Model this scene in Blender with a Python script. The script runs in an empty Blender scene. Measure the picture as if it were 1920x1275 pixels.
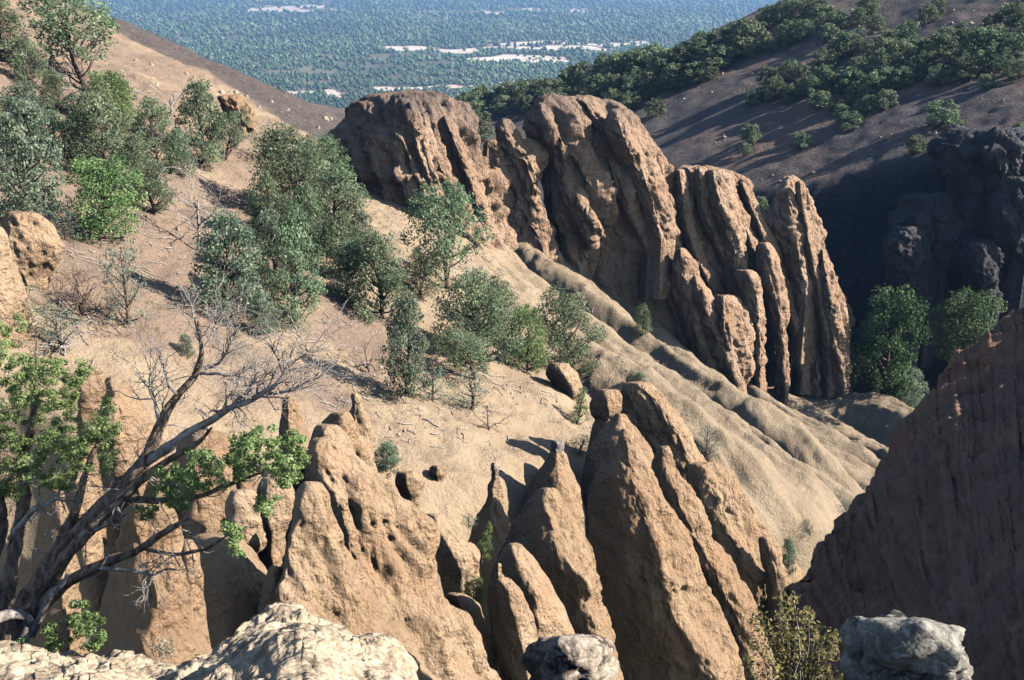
import bpy, math, random
import numpy as np

# ------------------------------------------------------------------ basics
scene = bpy.context.scene
COL = scene.collection
RNG = np.random.default_rng(7)
random.seed(7)
FPX = 2059.0                       # focal length in photo pixels (1920 wide)
HORIZON = -80.0
PITCH = math.atan((637.5 - HORIZON) / FPX)
CP, SP = math.cos(PITCH), math.sin(PITCH)
SUN_EL, SUN_AZ = 33.0, 97.0        # azimuth clockwise from the view direction
PLAIN_Z = -180.0

def ray(px, py):
    """direction through a photo pixel, scaled so that dir.y == 1"""
    a = (np.asarray(px, float) - 960.0) / FPX
    b = (637.5 - np.asarray(py, float)) / FPX
    y = CP + b * SP
    z = -SP + b * CP
    a, y, z = np.broadcast_arrays(a, y, z)
    return np.stack([a / y, np.ones_like(y), z / y], -1)

def at(px, py, Y):
    return ray(px, py) * np.asarray(Y, float)[..., None]

# ------------------------------------------------------------------ noise
_prng = np.random.default_rng(11)
_PERM = np.concatenate([_prng.permutation(256)] * 3)
_G = _prng.normal(size=(256, 3)); _G /= np.linalg.norm(_G, axis=1)[:, None]

def pn(x, y, z, seed=0):
    x = np.asarray(x, float) + seed * 17.13; y = np.asarray(y, float) + seed * 9.71; z = np.asarray(z, float) + seed * 5.37
    x, y, z = np.broadcast_arrays(x, y, z)
    xi = np.floor(x).astype(int); yi = np.floor(y).astype(int); zi = np.floor(z).astype(int)
    xf, yf, zf = x - xi, y - yi, z - zi
    u = xf ** 3 * (xf * (xf * 6 - 15) + 10); v = yf ** 3 * (yf * (yf * 6 - 15) + 10); w = zf ** 3 * (zf * (zf * 6 - 15) + 10)
    xi &= 255; yi &= 255; zi &= 255
    def g(i, j, k):
        h = _PERM[_PERM[_PERM[xi + i] + yi + j] + zi + k]
        G = _G[h]
        return G[..., 0] * (xf - i) + G[..., 1] * (yf - j) + G[..., 2] * (zf - k)
    x00 = g(0, 0, 0) * (1 - u) + g(1, 0, 0) * u
    x10 = g(0, 1, 0) * (1 - u) + g(1, 1, 0) * u
    x01 = g(0, 0, 1) * (1 - u) + g(1, 0, 1) * u
    x11 = g(0, 1, 1) * (1 - u) + g(1, 1, 1) * u
    return 1.6 * ((x00 * (1 - v) + x10 * v) * (1 - w) + (x01 * (1 - v) + x11 * v) * w)

def fbm(x, y, z, octv=4, seed=0, gain=.5):
    s = 0; a = 1; f = 1
    for i in range(octv):
        s = s + a * pn(x * f, y * f, z * f, seed + i); a *= gain; f *= 2.03
    return s

def sstep(a, b, x):
    t = np.clip((x - a) / (b - a), 0, 1)
    return t * t * (3 - 2 * t)

def rough(x, y, z, seed=0):
    """distance to the nearest of jittered lattice points (cellular), 0..~1"""
    x, y, z = np.broadcast_arrays(np.asarray(x, float), np.asarray(y, float), np.asarray(z, float))
    xi = np.floor(x).astype(int); yi = np.floor(y).astype(int); zi = np.floor(z).astype(int)
    best = np.full(x.shape, 9.0)
    for i in (-1, 0, 1):
        for j in (-1, 0, 1):
            for k in (-1, 0, 1):
                cx, cy, cz = xi + i, yi + j, zi + k
                h = _PERM[_PERM[_PERM[(cx + seed) & 255] + (cy & 255)] + (cz & 255)]
                d = (cx + .5 + .45 * _G[h, 0] - x) ** 2 + (cy + .5 + .45 * _G[h, 1] - y) ** 2 + (cz + .5 + .45 * _G[h, 2] - z) ** 2
                best = np.minimum(best, d)
    return np.sqrt(best)

# ------------------------------------------------------------------ objects
def mesh(name, V, F, mat, smooth=True, attrs=None):
    V = np.ascontiguousarray(V, dtype=np.float32).reshape(-1, 3)
    me = bpy.data.meshes.new(name)
    Fs = F if isinstance(F, list) else [F]
    Fs = [np.asarray(f, dtype=np.int32) for f in Fs if len(f)]
    me.vertices.add(len(V)); me.vertices.foreach_set('co', V.ravel())
    loops = np.concatenate([f.ravel() for f in Fs])
    sizes = np.concatenate([np.full(len(f), f.shape[1], np.int32) for f in Fs])
    starts = np.concatenate([[0], np.cumsum(sizes)[:-1]]).astype(np.int32)
    me.loops.add(len(loops)); me.loops.foreach_set('vertex_index', loops)
    me.polygons.add(len(sizes)); me.polygons.foreach_set('loop_start', starts); me.polygons.foreach_set('loop_total', sizes)
    if smooth: me.polygons.foreach_set('use_smooth', np.ones(len(sizes), bool))
    for k, v in (attrs or {}).items():
        a = me.attributes.new(k, 'FLOAT', 'POINT'); a.data.foreach_set('value', np.asarray(v, np.float32).ravel())
    if mat: me.materials.append(mat)
    me.update(calc_edges=True); me.validate()
    return me

def tag(o, label=None, cat=None, group=None, kind=None):
    if label: o['label'] = label
    if cat: o['category'] = cat
    if group: o['group'] = group
    if kind: o['kind'] = kind
    return o

def link(name, me, parent=None, loc=(0, 0, 0)):
    o = bpy.data.objects.new(name, me); COL.objects.link(o); o.location = loc
    if parent: o.parent = parent
    return o

def obj(name, V, F, mat, parent=None, origin=(0, 0, 0), smooth=True, attrs=None):
    me = mesh(name, np.asarray(V) - np.asarray(origin), F, mat, smooth, attrs)
    return link(name, me, parent, (0, 0, 0) if parent else tuple(origin))

def thing(name, label, cat, loc=(0, 0, 0), group=None):
    o = bpy.data.objects.new(name, None); COL.objects.link(o); o.location = tuple(loc)
    o.empty_display_size = .3
    return tag(o, label, cat, group)

def copy_tree(o, parent=None):
    c = o.copy(); COL.objects.link(c); c.parent = parent
    for ch in list(o.children): copy_tree(ch, c)
    return c

class MB:
    def __init__(s): s.V = []; s.Q = []; s.T = []; s.A = []; s.n = 0
    def add(s, V, Q=None, T=None, a=0.0):
        V = np.asarray(V, float).reshape(-1, 3)
        s.V.append(V); s.A.append(np.broadcast_to(np.asarray(a, float), (len(V),)))
        if Q is not None and len(Q): s.Q.append(np.asarray(Q) + s.n)
        if T is not None and len(T): s.T.append(np.asarray(T) + s.n)
        s.n += len(V)
    def tube(s, P, R, k=6, a=0.0, wob=0.0):
        P = np.asarray(P, float); R = np.asarray(R, float); n = len(P)
        d = np.gradient(P, axis=0); d /= np.linalg.norm(d, axis=1)[:, None] + 1e-9
        up = np.array([.13, .21, .97]); 
        u = np.cross(d, up); u /= np.linalg.norm(u, axis=1)[:, None] + 1e-9
        w = np.cross(d, u)
        th = np.arange(k) / k * 2 * math.pi
        rr = R[:, None] * (1 + (wob * RNG.normal(size=(n, k)) if wob else 0))
        V = P[:, None] + rr[..., None] * (np.cos(th)[None, :, None] * u[:, None] + np.sin(th)[None, :, None] * w[:, None])
        i = np.arange(n - 1)[:, None] * k; j = np.arange(k)[None]; j2 = (j + 1) % k
        Q = np.stack([i + j, i + j2, i + k + j2, i + k + j], -1).reshape(-1, 4)
        V = np.concatenate([V.reshape(-1, 3), P[-1:] + d[-1:] * R[-1]])
        tip = n * k; b = (n - 1) * k
        T = np.stack([b + np.arange(k), b + (np.arange(k) + 1) % k, np.full(k, tip)], -1)
        s.add(V, Q, T, a)
    def build(s, name, mat, parent=None, origin=(0, 0, 0), smooth=True, kind=None):
        F = []
        if s.Q: F.append(np.concatenate(s.Q))
        if s.T: F.append(np.concatenate(s.T))
        return obj(name, np.concatenate(s.V), F, mat, parent, origin, smooth, {'tint': np.concatenate(s.A)})
    def mesh(s, name, mat, smooth=True):
        F = []
        if s.Q: F.append(np.concatenate(s.Q))
        if s.T: F.append(np.concatenate(s.T))
        return mesh(name, np.concatenate(s.V), F, mat, smooth, {'tint': np.concatenate(s.A)})

def grid_faces(nu, nv, wrap=False):
    i = np.arange(nu - 1)[:, None]; j = np.arange(nv if wrap else nv - 1)[None]
    j2 = (j + 1) % nv
    return np.stack([i * nv + j, i * nv + j2, (i + 1) * nv + j2, (i + 1) * nv + j], -1).reshape(-1, 4)

def grid_normals(G, wrap=False):
    du = np.gradient(G, axis=0)
    if wrap:
        dv = (np.roll(G, -1, 1) - np.roll(G, 1, 1))
    else:
        dv = np.gradient(G, axis=1)
    n = np.cross(du, dv); n /= np.linalg.norm(n, axis=-1)[..., None] + 1e-9
    return n

def catmull(xs, ys, xq):
    """monotone cubic (Fritsch-Carlson) through the points"""
    xs = np.asarray(xs, float); ys = np.asarray(ys, float)
    h = np.diff(xs); d = np.diff(ys) / h
    m = np.zeros(len(xs)); m[0] = d[0]; m[-1] = d[-1]
    for i in range(1, len(xs) - 1):
        if d[i - 1] * d[i] > 0:
            w1 = 2 * h[i] + h[i - 1]; w2 = h[i] + 2 * h[i - 1]
            m[i] = (w1 + w2) / (w1 / d[i - 1] + w2 / d[i])
    k = np.clip(np.searchsorted(xs, xq) - 1, 0, len(xs) - 2)
    t = (xq - xs[k]) / h[k]
    t2, t3 = t * t, t ** 3
    return (2 * t3 - 3 * t2 + 1) * ys[k] + (t3 - 2 * t2 + t) * h[k] * m[k] + (-2 * t3 + 3 * t2) * ys[k + 1] + (t3 - t2) * h[k] * m[k + 1]

# ------------------------------------------------------------------ materials
def newmat(name):
    m = bpy.data.materials.new(name); m.use_nodes = True
    nt = m.node_tree; nt.nodes.clear()
    out = nt.nodes.new('ShaderNodeOutputMaterial')
    return m, nt, out

class NB:
    """small node helper"""
    def __init__(s, nt): s.nt = nt
    def n(s, typ, **kw):
        nd = s.nt.nodes.new(typ)
        for k, v in kw.items(): setattr(nd, k, v)
        return nd
    def l(s, a, b): s.nt.links.new(a, b)
    def pos(s): return s.n('ShaderNodeNewGeometry').outputs['Position']
    def objc(s): return s.n('ShaderNodeTexCoord').outputs['Object']
    def scale(s, v, sc):
        m = s.n('ShaderNodeVectorMath', operation='MULTIPLY'); s.l(v, m.inputs[0]); m.inputs[1].default_value = sc
        return m.outputs[0]
    def noise(s, v, sc, det=5, rou=.55, dist=0):
        t = s.n('ShaderNodeTexNoise'); s.l(v, t.inputs['Vector'])
        t.inputs['Scale'].default_value = sc; t.inputs['Detail'].default_value = det; t.inputs['Roughness'].default_value = rou; t.inputs['Distortion'].default_value = dist
        return t.outputs['Fac']
    def voro(s, v, sc, feature='F1', rnd=1):
        t = s.n('ShaderNodeTexVoronoi', feature=feature); s.l(v, t.inputs['Vector']); t.inputs['Scale'].default_value = sc
        t.inputs['Randomness'].default_value = rnd
        return t
    def ramp(s, f, a, b, lo=0., hi=1.):
        m = s.n('ShaderNodeMapRange', interpolation_type='SMOOTHSTEP'); s.l(f, m.inputs[0])
        m.inputs[1].default_value = a; m.inputs[2].default_value = b; m.inputs[3].default_value = lo; m.inputs[4].default_value = hi
        return m.outputs[0]
    def mix(s, f, a, b, mode='MIX'):
        m = s.n('ShaderNodeMix', data_type='RGBA', blend_type=mode)
        if hasattr(f, 'is_linked'): s.l(f, m.inputs[0])
        else: m.inputs[0].default_value = f
        for v, i in ((a, 6), (b, 7)):
            if hasattr(v, 'is_linked'): s.l(v, m.inputs[i])
            else: m.inputs[i].default_value = (*v, 1)
        return m.outputs[2]
    def math(s, op, a, b=0.):
        m = s.n('ShaderNodeMath', operation=op)
        for v, i in ((a, 0), (b, 1)):
            if hasattr(v, 'is_linked'): s.l(v, m.inputs[i])
            else: m.inputs[i].default_value = v
        return m.outputs[0]
    def attr(s, name): return s.n('ShaderNodeAttribute', attribute_name=name).outputs['Fac']
    def bump(s, h, strength, dist, normal=None):
        b = s.n('ShaderNodeBump'); s.l(h, b.inputs['Height']); b.inputs['Strength'].default_value = strength; b.inputs['Distance'].default_value = dist
        if normal: s.l(normal, b.inputs['Normal'])
        return b.outputs[0]
    def bsdf(s, col, out, rough=.95, normal=None, spec=.15):
        p = s.n('ShaderNodeBsdfPrincipled')
        if hasattr(col, 'is_linked'): s.l(col, p.inputs['Base Color'])
        else: p.inputs['Base Color'].default_value = (*col, 1)
        p.inputs['Roughness'].default_value = rough; p.inputs['Specular IOR Level'].default_value = spec
        if normal: s.l(normal, p.inputs['Normal'])
        s.l(p.outputs[0], out.inputs['Surface'])
        return p

def srgb(r, g, b):
    f = lambda c: (c / 255 / 12.92) if c / 255 < .04045 else ((c / 255 + .055) / 1.055) ** 2.4
    return (f(r), f(g), f(b))

def rock_mat(name, c1, c2, dark, cap=None, capz=None, fine=1.0, pits=.5, band=.25):
    m, nt, out = newmat(name); b = NB(nt); p = b.pos()
    big = b.noise(p, .22 * fine, 6, .6)
    col = b.mix(b.ramp(big, .35, .65), c1, c2)
    stain = b.noise(b.scale(p, (1.1, 1.1, .22)), .9 * fine, 6, .65)
    col = b.mix(b.ramp(stain, .52, .75, 0, .55), col, dark)
    bands = b.noise(b.scale(p, (.12, .12, 2.2)), .9 * fine, 3, .5)
    col = b.mix(b.ramp(bands, .5, .7, 0, band), col, tuple(min(1, c * 1.25) for c in c1))
    sp = b.noise(p, 5 * fine, 5, .7)
    col = b.mix(b.ramp(sp, .56, .75, 0, pits), col, tuple(c * .55 for c in dark))
    sp2 = b.noise(p, 11 * fine, 3, .6)
    col = b.mix(b.ramp(sp2, .6, .75, 0, .35), col, tuple(min(1, c * 1.35) for c in c1))
    veins = b.noise(b.scale(p, (1.6, 1.6, .3)), .5 * fine, 9, .72, 1.2)
    col = b.mix(b.ramp(veins, .58, .66, 0, .55), col, tuple(c * .8 for c in dark))
    hue = b.noise(p, .55 * fine, 3, .5)
    col = b.mix(b.ramp(hue, .5, .7, 0, .3), col, (min(1, c1[0] * .98), c1[1] * .78, c1[2] * .68))
    if cap:
        sep = b.n('ShaderNodeSeparateXYZ'); b.l(p, sep.inputs[0])
        zz = b.math('ADD', sep.outputs[2], b.math('MULTIPLY', b.math('SUBTRACT', big, .5), 9.0))
        col = b.mix(b.ramp(zz, capz[0], capz[1]), col, b.mix(b.ramp(sp, .4, .65), cap, tuple(c * .6 for c in cap)))
    h = b.math('ADD', b.math('MULTIPLY', b.noise(p, 1.6 * fine, 8, .65), 1.0), b.math('MULTIPLY', b.noise(b.scale(p, (1, 1, .4)), 5 * fine, 6, .7), .45))
    vo = b.voro(b.scale(p, (1, 1, .6)), 3.2 * fine, rnd=1); vo2 = b.voro(p, 8.5 * fine)
    gate = b.ramp(b.noise(p, .8 * fine, 4, .6), .42, .62, .15, 1.)
    h = b.math('ADD', h, b.math('MULTIPLY', gate, b.math('ADD', b.math('MULTIPLY', vo.outputs['Distance'], .42), b.math('MULTIPLY', vo2.outputs['Distance'], -.18))))
    nrm = b.bump(h, .95, .6 / fine)
    b.bsdf(col, out, .95, nrm, .1)
    return m

def leaf_mat(name, c1, c2, c3, trans=.25):
    m, nt, out = newmat(name); b = NB(nt)
    t = b.attr('tint')
    col = b.mix(b.ramp(t, 0, .55), c1, c2)
    col = b.mix(b.ramp(t, .55, 1.0), col, c3)
    oi = b.n('ShaderNodeObjectInfo')
    hs = b.n('ShaderNodeHueSaturation'); b.l(col, hs.inputs['Color'])
    b.l(b.math('ADD', b.math('MULTIPLY', oi.outputs['Random'], .05), .475), hs.inputs['Hue'])
    b.l(b.math('ADD', b.math('MULTIPLY', oi.outputs['Random'], .35), .83), hs.inputs['Value'])
    p = b.n('ShaderNodeBsdfPrincipled'); b.l(hs.outputs[0], p.inputs['Base Color']); p.inputs['Roughness'].default_value = .6
    p.inputs['Specular IOR Level'].default_value = .25
    tr = b.n('ShaderNodeBsdfTranslucent'); b.l(hs.outputs[0], tr.inputs['Color'])
    mx = b.n('ShaderNodeMixShader'); mx.inputs[0].default_value = trans
    b.l(p.outputs[0], mx.inputs[1]); b.l(tr.outputs[0], mx.inputs[2]); b.l(mx.outputs[0], out.inputs['Surface'])
    return m

def bark_mat(name, c1, c2, sc=14):
    m, nt, out = newmat(name); b = NB(nt); p = b.objc()
    f = b.noise(b.scale(p, (1, 1, .35)), sc, 6, .7)
    col = b.mix(b.ramp(f, .35, .65), c1, c2)
    b.bsdf(col, out, .9, b.bump(f, .8, .05), .15)
    return m
# ------------------------------------------------------------------ camera, light, world
cam = bpy.data.cameras.new('camera'); cam.sensor_width = 36; cam.lens = 36 * FPX / 1920
cam.clip_start = .05; cam.clip_end = 40000
co = bpy.data.objects.new('camera', cam); COL.objects.link(co)
co.rotation_euler = (math.pi / 2 - PITCH, 0, 0); scene.camera = co

W = bpy.data.worlds.new('World'); scene.world = W; W.use_nodes = True
wn = W.node_tree; wn.nodes.clear()
sky = wn.nodes.new('ShaderNodeTexSky'); sky.sky_type = 'NISHITA'; sky.sun_disc = False
sky.sun_elevation = math.radians(SUN_EL); sky.sun_rotation = math.radians(SUN_AZ)
sky.altitude = 2000; sky.air_density = 1.0; sky.dust_density = .8; sky.ozone_density = 1.0
bg = wn.nodes.new('ShaderNodeBackground'); bg.inputs['Strength'].default_value = .095
wo = wn.nodes.new('ShaderNodeOutputWorld'); wn.links.new(sky.outputs[0], bg.inputs[0]); wn.links.new(bg.outputs[0], wo.inputs[0])
sl = bpy.data.lights.new('sun', 'SUN'); sl.energy = 5.0; sl.angle = math.radians(.5); sl.color = (1, .94, .85)
so = bpy.data.objects.new('sun', sl); COL.objects.link(so)
az, el = math.radians(SUN_AZ), math.radians(SUN_EL)
sd = np.array([math.sin(az) * math.cos(el), math.cos(az) * math.cos(el), math.sin(el)])
from mathutils import Vector
so.rotation_euler = Vector(sd).to_track_quat('Z', 'Y').to_euler(); so.location = (60, 0, 60)
scene.view_settings.view_transform = 'Standard'; scene.view_settings.look = 'None'
scene.view_settings.exposure = 1.0; scene.view_settings.gamma = 1
scene.cycles.max_bounces = 5; scene.cycles.diffuse_bounces = 0; scene.cycles.transparent_max_bounces = 4
scene.cycles.volume_bounces = 0

# ------------------------------------------------------------------ materials
M = {}
M['fin'] = rock_mat('fin_rock', (.54, .37, .25), (.43, .275, .18), (.23, .155, .115), cap=(.25, .19, .16), capz=(-15, -8))
M['fin2'] = rock_mat('pinnacle_rock', (.52, .36, .225), (.42, .27, .165), (.25, .155, .10), pits=.4)
M['tan'] = rock_mat('sand_rock', (.60, .43, .285), (.49, .33, .205), (.29, .18, .115), pits=.3)
M['conglomerate'] = None
M['dark'] = rock_mat('dark_lava', (.15, .145, .15), (.085, .082, .088), (.04, .04, .045), fine=.6, band=0)

def mat_conglomerate(name, pale, base, dark, sc=9, amt=.62, dist=.06):
    m, nt, out = newmat(name); b = NB(nt); p = b.pos()
    n = b.noise(p, 2.5, 6, .65)
    col = b.mix(b.ramp(n, .35, .65), base, pale)
    w = b.n('ShaderNodeVectorMath', operation='ADD'); nz = b.n('ShaderNodeTexNoise'); b.l(p, nz.inputs[0]); nz.inputs['Scale'].default_value = sc * .7
    nzz = b.scale(nz.outputs['Color'], (.12, .12, .12)); b.l(p, w.inputs[0]); b.l(nzz, w.inputs[1])
    v = b.voro(w.outputs[0], sc); v2 = b.voro(w.outputs[0], sc * 2.6)
    sel = b.noise(p, 4, 3, .6)
    dk = b.math('MULTIPLY', b.ramp(sel, .48, .62), b.ramp(v.outputs['Distance'], .25, .55))
    col = b.mix(b.math('MULTIPLY', dk, amt), col, dark)
    col = b.mix(b.ramp(v2.outputs['Distance'], .35, .7, 0, .3), col, dark)
    sepc = b.n('ShaderNodeSeparateColor'); b.l(v2.outputs['Color'], sepc.inputs[0])
    col = b.mix(b.ramp(sepc.outputs[0], .6, 1, 0, .5), col, tuple(min(1, c * 1.35) for c in pale))
    h = b.math('ADD', b.math('MULTIPLY', v.outputs['Distance'], -.8), b.math('MULTIPLY', v2.outputs['Distance'], -.25))
    h = b.math('ADD', h, b.math('MULTIPLY', b.noise(p, 9, 4, .6), .35))
    b.bsdf(col, out, .95, b.bump(h, .9, dist), .1)
    return m
M['ledge'] = mat_conglomerate('pale_conglomerate', (.55, .44, .31), (.43, .33, .225), (.22, .165, .12), 9, .8, .06)
M['boulder'] = mat_conglomerate('dark_conglomerate', (.50, .42, .34), (.25, .19, .145), (.065, .05, .042), 14, .95, .014)
M['graystone'] = mat_conglomerate('grey_conglomerate', (.36, .335, .285), (.15, .135, .115), (.04, .035, .03), 17, .95, .012)

def mat_hillside():
    m, nt, out = newmat('hillside_soil'); b = NB(nt); p = b.pos()
    n1 = b.noise(p, .35, 6, .6); n2 = b.noise(p, 1.7, 6, .7); n3 = b.noise(p, 9, 4, .7)
    sand = b.mix(b.ramp(n1, .35, .65), (.47, .355, .235), (.39, .285, .19))
    soil = b.mix(b.ramp(n1, .35, .65), (.35, .25, .175), (.275, .20, .15))
    cind = b.mix(b.ramp(n2, .35, .7), (.145, .115, .105), (.10, .085, .08))
    bad = b.mix(b.ramp(n1, .35, .65), (.40, .31, .21), (.33, .25, .17))
    col = b.mix(b.ramp(b.math('ADD', b.attr('soil'), b.math('MULTIPLY', b.math('SUBTRACT', n2, .5), .9)), .3, .7), sand, soil)
    col = b.mix(b.attr('bad'), col, bad)
    col = b.mix(b.ramp(b.math('ADD', b.attr('cinder'), b.math('MULTIPLY', b.math('SUBTRACT', n1, .5), .5)), .35, .65), col, cind)
    lit = b.math('MULTIPLY', b.ramp(n2, .52, .68), b.ramp(n3, .42, .6))      # litter and grit
    col = b.mix(b.math('MULTIPLY', b.math('MULTIPLY', lit, b.attr('soil')), .6), col, (.12, .09, .08))
    pale = b.math('MULTIPLY', b.ramp(b.noise(p, 4.5, 5, .7), .55, .68), b.ramp(b.noise(p, .5, 3, .6), .45, .6))
    col = b.mix(b.math('MULTIPLY', pale, .55), col, (.66, .52, .38))
    col = b.mix(b.ramp(n3, .58, .75, 0, .35), col, (.22, .15, .11))
    h = b.math('ADD', n2, b.math('MULTIPLY', n3, .35))
    b.bsdf(col, out, .97, b.bump(h, .9, .4), .08)
    return m
M['hillside'] = mat_hillside()

def mat_farhill():
    m, nt, out = newmat('cinder_slope'); b = NB(nt); p = b.pos()
    n1 = b.noise(p, .06, 6, .6); n2 = b.noise(b.scale(p, (.5, 1, 1)), .5, 7, .7); n3 = b.noise(p, 2.5, 4, .7)
    col = b.mix(b.ramp(n2, .35, .65), (.15, .13, .122), (.10, .088, .086))
    col = b.mix(b.math('MULTIPLY', b.ramp(n1, .48, .62), .6), col, (.25, .17, .14))
    col = b.mix(b.ramp(n3, .58, .72, 0, .5), col, (.24, .19, .16))
    col = b.mix(b.attr('warm'), col, (.50, .31, .2))
    col = b.mix(b.attr('cliff'), col, b.mix(b.ramp(n3, .4, .6), (.06, .058, .066), (.035, .036, .045)))
    b.bsdf(col, out, .97, b.bump(b.math('ADD', n2, n3), .8, .5), .08)
    return m
M['farhill'] = mat_farhill()

def mat_plain():
    m, nt, out = newmat('plain_ground'); b = NB(nt); p = b.pos()
    n1 = b.noise(p, .004, 6, .6); n2 = b.noise(p, .06, 5, .7)
    col = b.mix(b.ramp(n2, .35, .65), (.07, .08, .045), (.15, .14, .09))
    col = b.mix(b.ramp(n1, .48, .62, 0, .7), col, (.26, .22, .15))
    b.bsdf(col, out)
    return m
M['plain'] = mat_plain()
def mat_clearing():
    m, nt, out = newmat('dry_meadow'); b = NB(nt); p = b.pos()
    n2 = b.noise(p, .03, 6, .7); n1 = b.noise(p, .008, 4, .6)
    col = b.mix(b.ramp(n2, .35, .65), (.80, .72, .58), (.58, .46, .36))
    col = b.mix(b.ramp(n1, .5, .65, 0, .6), col, (.62, .36, .28))
    b.bsdf(col, out)
    return m
M['clearing'] = mat_clearing()

def mat_shade():
    m, nt, out = newmat('red_cinder_bank'); b = NB(nt); p = b.pos()
    n1 = b.noise(p, .5, 6, .6); n2 = b.noise(b.scale(p, (1, 1.0, 1.6)), 2.6, 8, .7)
    col = b.mix(b.ramp(n1, .35, .65), (.35, .195, .125), (.275, .155, .105))
    col = b.mix(b.ramp(n2, .5, .7, 0, .55), col, (.22, .13, .095))
    col = b.mix(b.math('MULTIPLY', b.attr('grit'), .55), col, (.20, .16, .14))
    b.bsdf(col, out, .97, b.bump(b.math('ADD', n2, b.noise(p, 14, 5, .7)), .8, .12), .08)
    return m
M['shade'] = mat_shade()

M['pinyon'] = leaf_mat('pinyon_needles', (0.115, 0.165, 0.09), (0.245, 0.315, 0.17), (0.43, 0.48, 0.3), 0.4)
M['pinyon_blue'] = leaf_mat('blue_pinyon_needles', (0.12, 0.17, 0.11), (0.25, 0.32, 0.205), (0.43, 0.48, 0.34), 0.4)
M['pinyon_yellow'] = leaf_mat('yellow_pinyon_needles', (0.13, 0.2, 0.08), (0.24, 0.33, 0.12), (0.38, 0.45, 0.18), 0.35)
M['canyon'] = leaf_mat('canyon_tree_leaves', (.05, .10, .04), (.115, .20, .08), (.22, .31, .13), .3)
M['sparse'] = leaf_mat('grey_green_leaves', (0.16, 0.21, 0.15), (0.25, 0.31, 0.22), (0.38, 0.42, 0.3), 0.3)
M['juniper'] = leaf_mat('juniper_scales', (0.13, 0.2, 0.07), (0.27, 0.4, 0.14), (0.47, 0.56, 0.26), 0.35)
M['far_tree'] = leaf_mat('far_juniper_foliage', (0.1, 0.14, 0.075), (0.22, 0.275, 0.145), (0.38, 0.42, 0.24), 0.3)
M['forest'] = leaf_mat('forest_foliage', (0.03, 0.055, 0.03), (0.085, 0.12, 0.06), (0.19, 0.22, 0.12), 0.0)
M['shrubby'] = leaf_mat('oak_leaves', (.16, .17, .06), (.33, .32, .11), (.52, .46, .18), .35)
M['sage'] = leaf_mat('sage_leaves', (.24, .26, .19), (.40, .42, .31), (.58, .57, .43), .25)
M['straw'] = leaf_mat('dry_straw', (.34, .26, .15), (.50, .40, .23), (.66, .56, .34), .2)
M['bark'] = bark_mat('pinyon_bark', (.09, .06, .05), (.17, .125, .10))
M['jbark'] = bark_mat('juniper_bark', (.12, .075, .055), (.40, .30, .22), 22)
M['deadwood'] = bark_mat('grey_deadwood', (.26, .21, .18), (.62, .55, .49), 22)
M['stone'] = rock_mat('pale_stone', (.62, .52, .40), (.46, .36, .27), (.25, .19, .15), fine=2.2)

# ------------------------------------------------------------------ terrain
def billow(a, b_, seed):
    return np.sqrt(pn(a, b_, 3.3, seed) ** 2 + .004)

def yrim(x):
    return np.interp(x, [-60, -45, -30, -20, -12, -5, -2.2, 0, 3, 10, 20, 30, 45], [34, 35, 36, 37, 36.2, 38.3, 40.5, 43.5, 46.5, 50, 58, 66, 74])

def badmask(x, y):
    return sstep(1.0, 8.0, x + .18 * (y - 60)) * sstep(96, 88, y)

def hill(x, y):
    x = np.asarray(x, float); y = np.asarray(y, float)
    z = -21.5 - .45 * x
    z = z + .55 * fbm(x / 9, y / 9, 1.7, 3, 3) + .22 * fbm(x / 1.6, y / 1.6, .2, 3, 9) + .05 * fbm(x / .55, y / .55, .2, 2, 12)
    # fluted badlands on the right, running down to the gully
    bm = badmask(x, y)
    e = .66 * x - .75 * y; c = .75 * x + .66 * y
    warp = 1.6 * pn(e / 12, c / 7, .5, 31) + .5 * pn(e / 3.5, c / 3, .5, 33)
    fl = np.abs(pn((c + warp) / 4.6, e / 42, .4, 41)) ** .75 * 2.3
    fl2 = np.abs(pn((c + warp * 1.5) / 1.9, e / 18, .4, 52)) ** .8
    fl3 = np.abs(pn((c + warp * 1.5) / .8, e / 5, .4, 55))
    amp = .95 + .45 * sstep(-50, -26, e)
    z = z + bm * amp * ((fl - .8) * 1.75 + (fl2 - .3) * .85 + (fl3 - .25) * .22)
    z = z - 4.4 * np.exp(-((x - 17) / np.where(x > 17, 17., 8.5)) ** 2) * sstep(66, 84, y)
    # near rim of the slope
    r = yrim(x) + 1.6 * pn(x / 5, y / 14, .4, 5) + .7 * pn(x / 1.8, y / 8, .4, 6) - y
    drop = np.where(r > -1.5, (r + 1.5) ** 2 / 3.0 * .42, 0); drop = np.where(r > 1.5, 1.26 + 3.6 * (r - 1.5), drop)
    z = z - np.minimum(drop, 44)
    # behind
    d = np.maximum(y - 91, 0)
    left = sstep(-2, -16, x)
    far = np.where(d < 130, .0042 * d * d, .0042 * 130 * 130 + 1.09 * (d - 130))
    z = z - left * np.minimum(far, 175) - (1 - left) * np.minimum(.75 * d, 75)
    return z

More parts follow.
